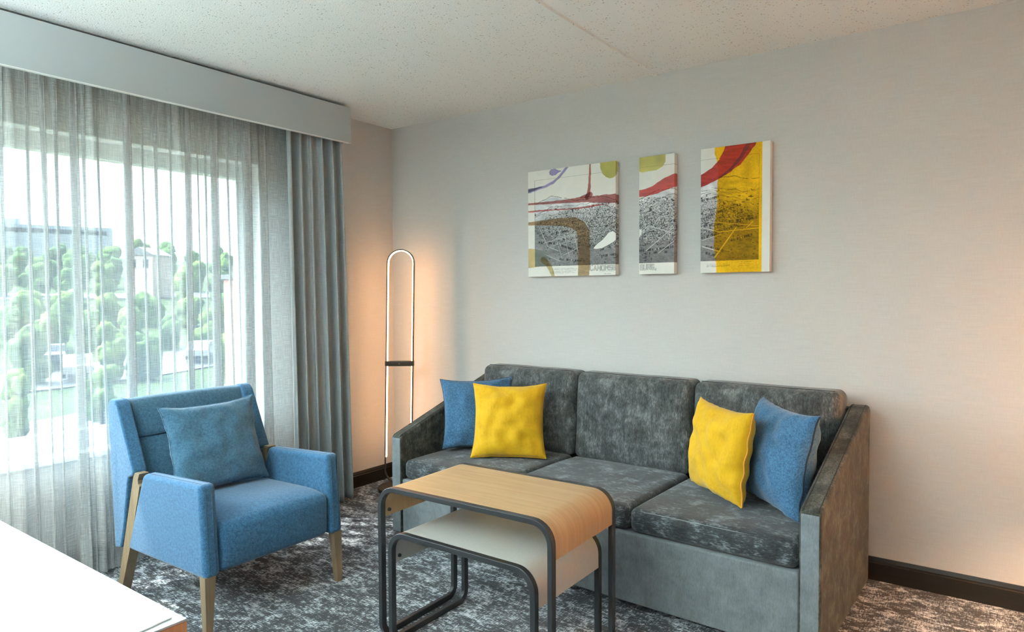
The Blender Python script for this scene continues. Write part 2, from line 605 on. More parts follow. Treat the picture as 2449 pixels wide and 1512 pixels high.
def sheer_path(t):
    rs = np.random.default_rng(3)
    y0, y1 = -4.5, -.93
    pts = []
    lean = rs.uniform(-.012, .012, len(FOLDS))
    wob = rs.uniform(.75, 1.25, len(FOLDS))
    segs = []
    y = y0
    for (yc, w), le, wb in zip(FOLDS, lean, wob):
        ww = w * (1 + (wb - 1) * .5 * math.sin(3 * t + wb * 9)) * (.85 + .3 * t)
        if (yc, w) in TAPER: ww = w * (1.15 - .85 * min(1, t * 1.5))
        yc = yc + le * (t - .5) * 1.6
        segs.append((yc, ww))
    yn = y0
    for (yc, w), (ycn, wn_) in zip(segs, FOLDS):
        a = yc - w / 2; b = yc + w / 2
        n = max(6, int((ycn - wn_ / 2 - yn) / .012))
        yn = ycn + wn_ / 2
        for yy in np.linspace(y, a, n, endpoint=False): pts.append((yy, 0.0, 0))
        # pleat: the cloth runs forward and back over itself so five layers overlap
        d = min(.022, .006 + w * .35)
        q = np.linspace(0, 1, 7)
        for leg in range(5):
            q_ = q if leg % 2 == 0 else q[::-1]
            for qq in (q_ if leg == 0 else q_[1:]):
                pts.append((a + (b - a) * qq, d * (1 - leg / 5.0) * (.25 + .75 * math.sin(math.pi * min(1, max(0, .5 * qq + .25)))) if leg else d * qq, 1))
        y = b
    for yy in np.linspace(y, y1, 16): pts.append((yy, 0.0, 0))
    P = np.array(pts)
    yy = P[:, 0]
    wave = .012 * np.sin(yy * 19 + .6 * np.sin(2.2 * t + yy)) + .007 * np.sin(yy * 41 + 1.3 + t)
    for fz in FUZ:
        wave = wave + .040 * np.exp(-((yy - fz - .01 * (t - .5)) / .011) ** 2) * (1 - .25 * t)
    # tight gathers at the heading
    g = max(0, 1 - t / .16)
    wave = wave * (1 - .5 * g) + g * .007 * np.sin(yy * 120 + 2 * np.sin(yy * 13))
    x = .105 + wave * np.clip((-.98 - yy) / .1, .25, 1) + P[:, 1] + .008 * t
    return np.c_[x, yy]


sheer = cloth('sheer_curtain', sheer_path, 2.33, .012, 60, M_sheer)
tag(sheer, 'translucent grey linen sheer curtain hanging across the window', 'curtain')


def drape_path(t):
    ks = np.linspace(0, 1, 220)
    y0 = -1.0 + .025 * t
    y1 = -.625 + .065 * t ** .7
    w = ks + .018 * np.sin(ks * 17 + 1.5 * t)
    y = y0 + (y1 - y0) * ks
    ph = ks * 2 * math.pi * 5.3 + .35 * math.sin(3 * t)
    amp = .024 + .010 * np.sin(ks * 9 + 1) + .006 * t
    x = .178 + amp * np.sin(ph) + .008 * np.sin(2.1 * ph + 1.1 + t)
    y = y + .016 * np.cos(ph + .5) * (.6 + .4 * t) * np.clip(np.minimum(ks, 1 - ks) * 12, 0, 1)
    g = max(0, 1 - t / .12)
    x = x * (1 - .15 * g) + .15 * g * .178
    return np.c_[x, y]


drape = cloth('drape', drape_path, 2.33, .012, 50, M_drape)
tag(drape, 'opaque blue grey linen drape bunched in folds beside the floor lamp', 'curtain')
so = drape.modifiers.new('thickness', 'SOLIDIFY'); so.thickness = .003

# ---------------------------------------------------------------- floor lamp
LX, LY = .290, -.2335
lamp = thing('floor_lamp', 'slim bronze floor lamp with a glowing oblong loop in the corner', 'floor lamp', (LX, LY, 0), math.radians(35.8))
from_bm('base', cyl_bm((0, 0, 0), (0, 0, .026), .148, n=64, bev=.004), M_bronze, lamp)
TILT = .022


def stadium(hw, zb, zt, n=20):
    pts = []
    for k in range(n + 1):
        a = math.pi * k / n
        pts.append((hw * math.cos(a), zt - hw + hw * math.sin(a)))
    for k in range(n + 1):
        a = math.pi + math.pi * k / n
        pts.append((hw * math.cos(a), zb + hw + hw * math.sin(a)))
    # densify the two straight runs
    out = []
    for i, p in enumerate(pts):
        q = pts[(i + 1) % len(pts)]
        d = math.hypot(q[0] - p[0], q[1] - p[1])
        m = max(1, int(d / .08))
        for k in range(m): out.append((p[0] + (q[0] - p[0]) * k / m, p[1] + (q[1] - p[1]) * k / m))
    return out


def loop_band(hw, zb, zt, th, dep, y0=0.0, zmin=None):
    """band following the stadium: th radially inward, dep in depth"""
    path = stadium(hw, zb, zt)
    inn = stadium(hw - th, zb + th, zt - th)
    n = len(path)
    bm = bmesh.new()
    rings = []
    cz = lambda z: z
    for i in range(n):
        (x, z) = path[i]
        j = path[(i + 1) % n]; h = path[i - 1]
        tx, tz = j[0] - h[0], j[1] - h[1]
        l = math.hypot(tx, tz); nx, nz = -tz / l, tx / l    # inward (path runs counter-clockwise)
        a = (x, z); b = (x + nx * th, z + nz * th)
        ln = lambda p: p[0] + TILT * (p[1] - .75)
        rings.append((z, [bm.verts.new((ln(a), y0 - dep / 2, a[1])), bm.verts.new((ln(a), y0 + dep / 2, a[1])),
                          bm.verts.new((ln(b), y0 + dep / 2, b[1])), bm.verts.new((ln(b), y0 - dep / 2, b[1]))]))
    for i in range(n):
        z0, A = rings[i]; z1, B = rings[(i + 1) % n]
        if zmin is not None and (z0 < zmin or z1 < zmin):
            continue
        for k in range(4):
            bm.faces.new((A[k], A[(k + 1) % 4], B[(k + 1) % 4], B[k]))
    if zmin is not None:
        bmesh.ops.delete(bm, geom=[v for v in bm.verts if not v.link_faces], context='VERTS')
    return bm


from_bm('loop_frame', loop_band(.0905, .045, 1.580, .007, .022), M_bronze, lamp)
from_bm('light_strip', loop_band(.0832, .0523, 1.5727, .006, .018, zmin=.165), M_led, lamp)
from_bm('stem', cyl_bm((TILT * -.7, 0, .02), (TILT * -.7, 0, .05), .012), M_bronze, lamp)
st = box('strap', (-.094 + TILT * .09, -.017, .818), (.094 + TILT * .09, .017, .852), M_bronze, lamp, .003)
from_bm('screw', cyl_bm((TILT * .09, -.0185, .835), (TILT * .09, -.0165, .835), .004, n=16), plain('screw_steel', (.2, .17, .13, 1), .3, .9), st)

# ---------------------------------------------------------------- sofa
TH = math.radians(2.0)
sofa = thing('sofa', 'three seat charcoal grey chenille sofa against the wall', 'sofa', (.856, -.860, 0), -TH)
SB = .020
prof = [(0, SB + .005), (0, .530), (.018, .546), (.775, .798), (.815, .800), (.838, .775), (.840, SB + .005)]


def quadmap(P, c):
    """P in [-1,1]^2 -> bilinear quad c = [(--),(+-),(++),(-+)]"""
    a, b = (P[:, 0] + 1) / 2, (P[:, 1] + 1) / 2
    c = np.array(c, float)
    return ((1 - a) * (1 - b))[:, None] * c[0] + (a * (1 - b))[:, None] * c[1] + (a * b)[:, None] * c[2] + ((1 - a) * b)[:, None] * c[3]


for nm, u0, u1 in (('l', 0.0, .073), ('r', 2.063, 2.136)):
    arm = from_bm('armrest', prism(prof, 0, u0, u1, .011, 4), M_velvet, sofa)
    arm.data.materials.append(M_velvet_sheen)      # front-facing faces take the paler chenille; the nap's sheen is painted in
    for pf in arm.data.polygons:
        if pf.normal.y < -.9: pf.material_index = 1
    inner = u1 - .0115 if nm == 'l' else u0 + .0115
    outer_ = u0 + .0115 if nm == 'l' else u1 - .0115
    for uu in (inner, outer_):
        pts = [(uu, .0045, .5375), (uu, .02, .5470), (uu, .775, .7982), (uu, .805, .7998)]
        from_bm('seam', tube(pts, .0014, 6), M_thread_dark, arm)
base = from_bm('base', box_bm((.073, .008, SB + .008), (2.063, .80, .315), .008, 3), M_velvet_sheen, sofa)
from_bm('back_frame', prism([(.70, .315), (.70, .60), (.765, .785), (.835, .785), (.838, .03), (.80, .03)], 0, .073, 2.063, .008, 3), M_velvet, sofa)
for (u, v) in ((.06, .06), (2.07, .06), (.06, .78), (2.07, .78)):
    from_bm('foot', cyl_bm((u, v, 0), (u, v, .03), .022, .026, n=20), M_base, sofa)

JU = [.078, .738, 1.400, 2.058]
for i in range(3):
    a, b = JU[i] + .003, JU[i + 1] - .003
    w = b - a
    # seat cushion
    size = (w, .64, .100)

    def puff(P, w=w):
        x, y, z = P[:, 0] / (w / 2), P[:, 1] / .32, P[:, 2] / .05
        crown = (1 - np.clip(np.abs(x), 0, 1) ** 3.0) * (1 - np.clip(np.abs(y), 0, 1) ** 3.0)
        P = P.copy()
        P[:, 2] += np.where(z > .1, .010 * crown, 0)
        P[:, 1] -= .006 * (1 - np.abs(x) ** 3) * (1 - z ** 2) * (y < -.8)
        for q in range(len(P)):
            n = mnoise.noise(Vector((P[q, 0] * 5 + i * 7, P[q, 1] * 5, P[q, 2] * 5)))
            P[q, 2] += .004 * n * (z[q] > 0)
        return P
    sc = from_bm('seat_cushion', rbox(size, .030, (16, 16, 3), puff), M_velvet_seat, sofa, wn=False, angle=60)
    sc.location = ((a + b) / 2, .012 + .32, .318 + .049)
    zt = .051 - .012
    pts = []
    for k in range(25):
        s = -1 + 2 * k / 24
        pts.append((s * (w / 2 - .012), -.32 + .0015 - .006 * (1 - abs(s) ** 3) * .35, zt - .012 * abs(s) ** 8))
    from_bm('topstitch', tube([(p[0], p[1] + .0085, p[2] + .0035) for p in pts], .0013, 6), M_thread, sc)
    # back cushion
    sizeb = (w - .004, .155, .455)

    def puffb(P, w=w, i=i):
        x, y, z = P[:, 0] / (w / 2), P[:, 1] / .0775, P[:, 2] / .2275
        crown = (1 - np.clip(np.abs(x), 0, 1) ** 3.2) * (1 - np.clip(np.abs(z), 0, 1) ** 3.2)
        P = P.copy()
        P[:, 1] -= np.where(y < -.1, .020 * crown, 0)
        for q in range(len(P)):
            n = mnoise.noise(Vector((P[q, 0] * 4.5 + i * 5, P[q, 1] * 4, P[q, 2] * 4.5 + 9)))
            P[q, 1] += .005 * n * (y[q] < 0)
            P[q, 2] += .003 * n * (z[q] > .8)
        # lean back a little
        P[:, 1] += .080 * (P[:, 2] + .2275)
        return P
    bc = from_bm('back_cushion', rbox(sizeb, .036, (16, 4, 14), puffb), M_velvet_in, sofa, wn=False, angle=60)
    bc.location = ((a + b) / 2, .622 + .0775, .408 + .2275)
    zt = .2275
    pts = [(s * (w / 2 - .03), -.0775 + .034 + .080 * .455, zt + .0005) for s in np.linspace(-1, 1, 20)]
    from_bm('seam', tube(pts, .0018, 6), M_thread_dark, bc)


def sofa_world(u, v, z):
    c, s = math.cos(-TH), math.sin(-TH)
    return Vector((.856 + u * c - v * s, -.860 + u * s + v * c, z))


# ---------------------------------------------------------------- throw pillows
def pillow(name, label, m, center, right, up, size=.40, thick=.13, pinch=.105, group=None, seam=None, seed=0, seam_side=None, seam_mat=None, sag=0.0, hgt=1.0):
    """cushion cover lying in the plane (right, up); front faces -normal"""
    right = Vector(right).normalized(); up = Vector(up)
    nrm = right.cross(up).normalized()       # points away from the viewer side (backwards)
    up = nrm.cross(right).normalized()
    n = 34
    bm = bmesh.new()
    s = np.linspace(-1, 1, n)
    # cluster samples toward the rim
    s = np.sign(s) * (1 - (1 - np.abs(s)) ** 1.35)
    grids = []
    ox = seed * 3.7
    for side in (-1, 1):
        g = []
        for a in s:
            row = []
            for b in s:
                px = size / 2 * a * (1 - pinch * (1 - abs(b) ** 2.4))
                py = size * hgt / 2 * b * (1 - (pinch if b > 0 else pinch * .45) * (1 - abs(a) ** 2.4) - (sag * (1 - a * a) if b > 0 else 0))
                e = max(0.0, (1 - abs(a) ** 2.2) * (1 - abs(b) ** 2.2))
                h = thick / 2 * e ** .43
                rim = max(abs(a), abs(b))
                nz = mnoise.noise(Vector((a * 2.2 + ox, b * 2.2, side * 1.5)))
                nz2 = mnoise.noise(Vector((a * 5.5 + ox, b * 5.5, side * 3.5)))
                h *= 1 + .18 * nz
                h += .0035 * nz2 * (1 - rim ** 6)
                wv = .014 * mnoise.noise(Vector((a * 3 + ox, b * 3, 8)))
                # rim puckers
                pk = .0022 * math.sin(a * 31 + ox) * (abs(b) > .9) + .0022 * math.sin(b * 31 + ox) * (abs(a) > .9)
                row.append(bm.verts.new(Vector((px, side * h + wv + pk * side, py))))
            g.append(row)
        grids.append(g)
    for gi, g in enumerate(grids):
        for i in range(n - 1):
            for j in range(n - 1):
                q = (g[i][j], g[i + 1][j], g[i + 1][j + 1], g[i][j + 1])
                bm.faces.new(q if gi == 0 else q[::-1])
    rim_pts = []
    idx = [(i, 0) for i in range(n)] + [(n - 1, j) for j in range(1, n)] + [(i, n - 1) for i in range(n - 2, -1, -1)] + [(0, j) for j in range(n - 2, 0, -1)]
    for (i, j) in idx:
        rim_pts.append((grids[0][i][j].co + grids[1][i][j].co) / 2)
    bmesh.ops.remove_doubles(bm, verts=bm.verts, dist=.0008)
    o = from_bm(name, bm, m, wn=False, angle=75)
    R = Matrix((right, nrm, up)).transposed()
    o.matrix_world = Matrix.Translation(center) @ R.to_4x4()
    tag(o, label, 'pillow', group)
    if seam == 'rim':
        from_bm('seam', tube(rim_pts, .0026, 6, closed=True), seam_mat, o, wn=False)
    if seam == 'side':    # piping along one side only
        k = n - 1
        pts = [(grids_co) for grids_co in rim_pts[n:2 * n - 2]]
        from_bm('piping', tube(pts, .0034, 6), seam_mat, o, wn=False)
    return o


def V3(*a): return Vector(a)


def sdir(u, v, z=0.0):
    c, s = math.cos(-TH), math.sin(-TH)
    return Vector((u * c - v * s, u * s + v * c, z))


def plane_pillow(name, label, m, bl, br, tl, tr, **kw):
    """corner points in sofa coordinates"""
    p = [sofa_world(*q) for q in (bl, br, tl, tr)]
    c = sum(p, Vector()) / 4
    r = (p[1] - p[0]) + (p[3] - p[2])
    u = (p[2] - p[0]) + (p[3] - p[1])
    return pillow(name, label, m, c, r, u, **kw)


plane_pillow('throw_pillow', 'denim blue throw pillow behind the yellow one in the sofa corner nearest the lamp', M_bluep,
             (.158, .242, .448), (.433, .507, .448), (.098, .290, .81), (.375, .558, .828), size=.405, hgt=.94, thick=.12, group='sofa throw pillows',
             seam='rim', seam_mat=M_blueseam, seed=1)
plane_pillow('throw_pillow', 'mustard throw pillow in front of a blue one at the lamp end of the sofa', M_yel,
             (.405, .243, .44), (.705, .443, .44), (.290, .308, .797), (.605, .513, .797), size=.395, thick=.155, group='sofa throw pillows',
             seam='rim', seam_mat=M_yel, seed=2)
plane_pillow('throw_pillow', 'denim blue throw pillow leaning on the sofa arm farthest from the lamp', M_bluep,
             (1.70, .485, .442), (1.982, .230, .442), (1.812, .490, .837), (2.072, .240, .817), size=.41, thick=.17, group='sofa throw pillows',
             seam='side', seam_mat=M_navyseam, seed=3)
plane_pillow('throw_pillow', 'yellow throw pillow with orange side piping at the sofa end away from the lamp', M_yel,
             (1.470, .440, .45), (1.761, .228, .443), (1.568, .423, .826), (1.848, .221, .816), size=.38, thick=.16, group='sofa throw pillows',
             seam='side', seam_mat=M_yelseam, seed=4)

# ---------------------------------------------------------------- nesting tables
def arc_path(corners, radii, n=8, closed=True):
    """corners: list of Vector; returns points, tangents and rotated frames"""
    out = []
    N = len(corners)
    for i in range(N):
        P = corners[i]
        t0 = (P - corners[i - 1]).normalized()
        t1 = (corners[(i + 1) % N] - P).normalized()
        r = radii[i]
        c = P - t0 * r + t1 * r
        for k in range(n + 1):
            a = math.pi / 2 * k / n
            out.append((c - t1 * r * math.cos(a) + t0 * r * math.sin(a), t0, t1, a))
    return out


def table_frame(L, D, h, w, d, R, Rb):
    """continuous flat bar: two arches joined by floor runners"""
    x0, x1, y0, y1, zt = w / 2, L - w / 2, d / 2, D - d / 2, h - w / 2
    zb = d / 2
    C = [Vector(p) for p in ((x0, y0, zt), (x1, y0, zt), (x1, y0, zb), (x1, y1, zb), (x1, y1, zt), (x0, y1, zt), (x0, y1, zb), (x0, y0, zb))]
    rad = [R, R, Rb, Rb, R, R, Rb, Rb]
    path = arc_path(C, rad)
    wv = Vector((-1, 0, 0)); dv = Vector((0, 1, 0))     # on the leg coming up at the first corner
    bm = bmesh.new()
    rings = []
    a_w, a_d = wv.copy(), dv.copy()
    per = 9
    ch = .0018
    for i in range(8):
        for k in range(per):
            p, t0, t1, a = path[i * per + k]

            def rot(v):
                along = v.dot(t1)
                rest = v - t1 * along
                return rest + (t1 * math.cos(a) - t0 * math.sin(a)) * along
            W_, D_ = rot(a_w) * (w / 2), rot(a_d) * (d / 2)
            wu, du = W_.normalized() * ch, D_.normalized() * ch
            ring = []
            for sw, sd in ((1, 1), (-1, 1), (-1, -1), (1, -1)):
                q1 = p + W_ * sw + D_ * sd
                first, second = (q1 - du * sd, q1 - wu * sw) if sw * sd > 0 else (q1 - wu * sw, q1 - du * sd)
                ring += [bm.verts.new(first), bm.verts.new(second)]
            rings.append(ring)
        # frame after the corner
        _, t0, t1, _ = path[i * per + per - 1]

        def fin(v):
            al = v.dot(t1)
            return v - t1 * al - t0 * al
        a_w, a_d = fin(a_w), fin(a_d)
    n = len(rings)
    for i in range(n):
        A, B = rings[i], rings[(i + 1) % n]
        for k in range(8):
            bm.faces.new((A[k], A[(k + 1) % 8], B[(k + 1) % 8], B[k]))
    return bm


def table_panel(L, h, y0, y1, R, zf, th, ins=.0012):
    """bent sheet: flap, bend, top, bend, flap; UV in metres along the bend"""
    prof = []
    zt = h - ins
    xa, xb = ins, L - ins
    r = R + .009 - ins
    prof.append((xa, zf))
    for k in range(13):
        a = math.pi / 2 * k / 12
        prof.append((xa + r - r * math.cos(a), zt - r + r * math.sin(a)))
    for k in range(1, 12): prof.append((xa + r + (xb - xa - 2 * r) * k / 12, zt))
    for k in range(13):
        a = math.pi / 2 * k / 12
        prof.append((xb - r + r * math.sin(a), zt - r + r * math.cos(a)))
    prof.append((xb, zf))
    P = np.array(prof)
    T = np.gradient(P, axis=0); T /= np.linalg.norm(T, axis=1, keepdims=True)
    Nn = np.c_[T[:, 1], -T[:, 0]]
    T0 = P + Nn * th
    s = np.concatenate([[0], np.cumsum(np.linalg.norm(np.diff(P, axis=0), axis=1))])
    ring = []
    uvr = []
    n = len(P)
    for (y, A) in ((y0, P), (y1, P), (y1, T0), (y0, T0)):
        ring.append(np.c_[A[:, 0], np.full(n, y), A[:, 1]])
        uvr.append(np.c_[s, np.full(n, y)])
    G = np.stack(ring, 0); U = np.stack(uvr, 0)
    return G, U


def nesting(name, label, loc, rz, L, D, h, w, d, Rout, Rb, zf, mpanel, group, panel_label=None):
    t = thing(name, label, 'table', loc, rz, group)
    from_bm('frame', table_frame(L, D, h, w, d, Rout - w / 2, Rb), M_gunmetal, t)
    G, U = table_panel(L, h, d + .0004, D - d - .0004, Rout - .009, zf, .012)
    p = from_grid('tabletop', G, mpanel, t, closed_u=True, uv=U, smooth=False)
    me = p.data
    bm = bmesh.new(); bm.from_mesh(me)
    # close the two flap ends
    n = G.shape[1]
    bm.verts.ensure_lookup_table()
    for k in (0, n - 1):
        bm.faces.new([bm.verts[i * n + k] for i in range(4)])
    bmesh.ops.recalc_face_normals(bm, faces=bm.faces)
    bm.to_mesh(me); bm.free()
    me.polygons.foreach_set('use_smooth', [True] * len(me.polygons))
    me.set_sharp_from_angle(angle=math.radians(40))
    for x_ in (.0135, L - .0135):
        for y_ in (d + .022, D - d - .022):
            sx = 1 if x_ < L / 2 else -1
            from_bm('bolt', cyl_bm((x_ - sx * .001, y_, zf + .022), (x_ + sx * .006, y_, zf + .022), .0075, .006, n=16), M_gunmetal, t)
    return t


nesting('nesting_table', 'taller nesting table with bent pale oak top and dark metal frame', (1.5995, -1.649, 0), .0199,
        .7596, .443, .5804, .0185, .0245, .078, .045, .457, M_oak, 'pair of nesting tables')
nesting('nesting_table', 'lower nesting table with grey laminate top tucked under the oak one', (1.6564, -1.6539, 0), .0007,
        .6505, .4393, .4235, .0200, .0235, .078, .045, .2965, M_greige, 'pair of nesting tables')

# ---------------------------------------------------------------- armchair (faces +x)
chair = thing('armchair', 'blue upholstered wing back armchair with tapered wooden legs by the window', 'armchair', (.72, -1.71, 0))
CO = np.array([.72, -1.71, 0])


def cpart(name, bm, m, parent=chair, **kw):
    for v in bm.verts: v.co -= Vector(CO)
    return from_bm(name, bm, m, parent, **kw)


YN, YFAR = -2.036, -1.384
arm_prof = [(.478, .212), (1.088, .224), (1.064, .578), (.625, .556)]
for y0, y1 in ((YN, YN + .066), (YFAR - .066, YFAR)):
    a = cpart('armrest', prism(arm_prof, 1, y0, y1, .020, 5), M_blue)
    ys = (y0 + .021, y1 - .021)
    for yy in ys:
        pts = [(.650, yy, .5574), (.8, yy, .5648), (1.040, yy, .5769), (1.054, yy, .5735), (1.0640, yy, .560), (1.0660, yy, .548), (1.0862, yy, .25)]
        pts = [tuple(np.array(p) - CO) for p in pts]
        from_bm('seam', tube(pts, .0012, 6), M_blueseam, a)

# seat block with a rounded, slightly crowned top
sw = (YFAR - .0675) - (YN + .0675)


def seat_fn(P):
    x, y, z = P[:, 0] / .29, P[:, 1] / (sw / 2), P[:, 2] / .096
    P = P.copy()
    crown = (1 - np.clip(np.abs(y), 0, 1) ** 2.6) * (1 - np.clip(np.abs(x), 0, 1) ** 4)
    P[:, 2] += np.where(z > .2, .016 * crown, 0)
    P[:, 0] += .010 * (x > .6) * (1 - y ** 4) * (1 - z ** 2)
    P[:, 2] += np.where(z > 0, (x * .008), 0)
    # front edge rolls over more than the others
    fr = np.clip((x - .55) / .45, 0, 1)
    P[:, 2] -= np.where(z > 0, .020 * fr ** 2.2, 0)
    return P


bm = rbox((.58, sw, .192), .030, (14, 14, 5), seat_fn)
for v in bm.verts: v.co += Vector((.788, (YN + YFAR) / 2, .322))
cpart('seat', bm, M_blue, wn=False, angle=60)

# back: centre pad with a tufted groove and two wings
back_poly = [(.365, .200), (.332, .790), (.345, .826), (.372, .838), (.398, .826), (.436, .700), (.443, .682), (.437, .668), (.446, .652), (.500, .520), (.548, .405), (.50, .235), (.42, .200)]


def pad():
    # loft of the profile across y with a slight crown
    ys = np.linspace(YN + .056, YFAR - .056, 25)
    mid = (ys[0] + ys[-1]) / 2; half = (ys[-1] - ys[0]) / 2
    rows = []
    # refine profile
    pr = []
    m = len(back_poly)
    for i in range(m):
        a, b = np.array(back_poly[i]), np.array(back_poly[(i + 1) % m])
        k = max(1, int(np.linalg.norm(b - a) / .03))
        for q in range(k): pr.append(a + (b - a) * q / k)
    pr = np.array(pr)
    for y in ys:
        c = 1 - abs((y - mid) / half) ** 3
        A = pr.copy()
        front = np.clip((A[:, 0] - (.365 + .02)) / .05, 0, 1) * (A[:, 1] > .25)
        up = np.exp(-((A[:, 1] - .76) / .06) ** 2) + np.exp(-((A[:, 1] - .57) / .075) ** 2)
        A[:, 0] += front * up * .016 * c
        A[:, 1] += (A[:, 1] > .82) * .004 * c
        rows.append(np.c_[A[:, 0], np.full(len(A), y), A[:, 1]])
    G = np.stack(rows, 1)
    return G


G = pad() - CO
bk = from_grid('backrest', G, M_bluec, chair, closed_u=True)
bmx = bmesh.new(); bmx.from_mesh(bk.data); bmx.verts.ensure_lookup_table()
nn = G.shape[1]
for k in (0, nn - 1): bmx.faces.new([bmx.verts[i * nn + k] for i in range(G.shape[0])])
bmesh.ops.recalc_face_normals(bmx, faces=bmx.faces); bmx.to_mesh(bk.data); bmx.free()
bk.data.polygons.foreach_set('use_smooth', [True] * len(bk.data.polygons)); bk.data.set_sharp_from_angle(angle=math.radians(50))

wing_poly = [(.368, .196), (.327, .800), (.338, .832), (.362, .843), (.396, .840), (.418, .818), (.548, .552), (.541, .536), (.500, .520), (.452, .300), (.420, .205)]
for y0, y1 in ((YN + .001, YN + .060), (YFAR - .060, YFAR - .001)):
    wg = cpart('wing', prism(wing_poly, 1, y0, y1, .016, 5), M_blue)
    inn = y1 - .0165 if y0 < -1.8 else y0 + .0165
    pts = [tuple(np.array(p) - CO) for p in ((.350, inn, .8370), (.364, inn, .8428), (.392, inn, .8402), (.414, inn, .822), (.544, inn, .559))]
    from_bm('seam', tube(pts, .0012, 6), M_blueseam, wg)
tf = [tuple(np.array((.4445 + .0005, y, .677)) - CO) for y in np.linspace(YN + .062, YFAR - .062, 12)]
from_bm('tuft_seam', tube(tf, .0022, 6), M_blueseam, bk)


def taper_leg(top, bot):
    """top/bot: (x0,x1,y0,y1,z)"""
    bm = bmesh.new()
    vs = []
    for (x0, x1, y0, y1, z) in (bot, top):
        vs.append([bm.verts.new(p) for p in ((x0, y0, z), (x1, y0, z), (x1, y1, z), (x0, y1, z))])
    bm.faces.new(vs[0][::-1]); bm.faces.new(vs[1])
    for k in range(4): bm.faces.new((vs[0][k], vs[0][(k + 1) % 4], vs[1][(k + 1) % 4], vs[1][k]))
    bmesh.ops.recalc_face_normals(bm, faces=bm.faces)
    bmesh.ops.bevel(bm, geom=bm.edges[:], offset=.0025, segments=2, profile=.5, affect='EDGES')
    return bm


cpart('leg', taper_leg((1.042, 1.082, YFAR - .048, YFAR - .003, .232), (1.056, 1.084, YFAR - .030, YFAR - .003, 0)), M_ash)
cpart('leg', taper_leg((1.042, 1.082, YN + .003, YN + .048, .232), (1.056, 1.084, YN + .003, YN + .030, 0)), M_ash)
for y0, y1 in ((YN + .001, YN + .042), (YFAR - .042, YFAR - .001)):
    # rear post rises behind the armrest up to the wing; a short curved shoulder meets it
    post = [(.374, 0), (.440, .200), (.546, .530), (.560, .552), (.600, .552), (.592, .538), (.586, .524), (.588, .508), (.600, .50), (.500, .210), (.412, 0)]
    cpart('leg', prism(post, 1, y0, y1, .002, 2), M_ash)

# pillow on the armchair
pillow('throw_pillow', 'pale teal blue throw pillow propped on the armchair seat', M_bluec, V3(.612, -1.705, .622), V3(.06, 1, .012), V3(-.36, .01, 1),
       size=.435, hgt=.90, thick=.14, pinch=.10, seam='rim', seam_mat=M_bluec, seed=6)

# ---------------------------------------------------------------- desk with a sheet of paper
DZ = .755
desk = thing('desk', 'white topped desk with reddish wood end panel in the lower corner', 'desk', (1.5, -3.1, 0))
DO = np.array([1.5, -3.1, 0])


def dpart(name, lo, hi, m, bev=.0015):
    bm = box_bm(lo, hi, bev, 2)
    for v in bm.verts: v.co -= Vector(DO)
    return from_bm(name, bm, m, desk)


dpart('desktop', (.62, -3.40, DZ - .004), (2.383, -2.796, DZ), M_desk, .0008)
dpart('top_panel', (.62, -3.40, DZ - .045), (2.383, -2.796, DZ - .0042), M_deskw)
dpart('side_panel', (2.345, -3.396, 0), (2.381, -2.80, DZ - .0455), M_deskw)
dpart('side_panel', (.625, -3.396, 0), (.66, -2.80, DZ - .0455), M_deskw)
dpart('back_panel', (.661, -2.835, .30), (2.344, -2.815, DZ - .0455), M_deskw)
bm = bmesh.new()
pp = [on(214, 1501, 2, DZ), on(343, 1447, 2, DZ), on(411, 1480, 2, DZ)]
p0, p1, p2 = [Vector(p) for p in pp]
# sheet spans p1 (far corner), p2 (near edge) and runs back toward the viewer
e1 = (p2 - p1); e2 = (p0 - p1).normalized() * .20
c_ = [p1, p2, p2 + e2, p1 + e2]
vs = [bm.verts.new((p.x, p.y, DZ + .0006)) for p in c_]
f_ = bm.faces.new(vs)
r_ = bmesh.ops.extrude_face_region(bm, geom=[f_])
bmesh.ops.translate(bm, vec=(0, 0, .0022), verts=[g for g in r_['geom'] if isinstance(g, bmesh.types.BMVert)])
tag(from_bm('paper_pad', bm, M_paper, smooth=False), 'white paper pad lying near the corner of the desk', 'paper')

# ---------------------------------------------------------------- canvas prints (painted per vertex from a small raster)
YC = -.040


def px2m(pts):
    """photo pixels -> (x, z) metres on the canvas plane"""
    return np.array([on(u, v, 1, YC)[[0, 2]] for u, v in pts])


def poly_dist(X, Z, pts):
    d = np.full(X.shape, 9.0); s = np.zeros(X.shape)
    acc = 0
    tot = sum(np.linalg.norm(pts[i + 1] - pts[i]) for i in range(len(pts) - 1))
    for i in range(len(pts) - 1):
        a, b = pts[i], pts[i + 1]
        l = np.linalg.norm(b - a)
        if l < 1e-9: continue
        t = np.clip(((X - a[0]) * (b[0] - a[0]) + (Z - a[1]) * (b[1] - a[1])) / l ** 2, 0, 1)
        dd = np.hypot(X - a[0] - t * (b[0] - a[0]), Z - a[1] - t * (b[1] - a[1]))
        m_ = dd < d
        d = np.where(m_, dd, d); s = np.where(m_, (acc + t * l) / tot, s)
        acc += l
    return d, s


def inside(X, Z, pts):
    r = np.zeros(X.shape, bool)
    n = len(pts)
    for i in range(n):
        x0, z0 = pts[i]; x1, z1 = pts[(i + 1) % n]
        c = ((z0 > Z) != (z1 > Z)) & (X < (x1 - x0) * (Z - z0) / (z1 - z0 + 1e-12) + x0)
        r ^= c
    return r


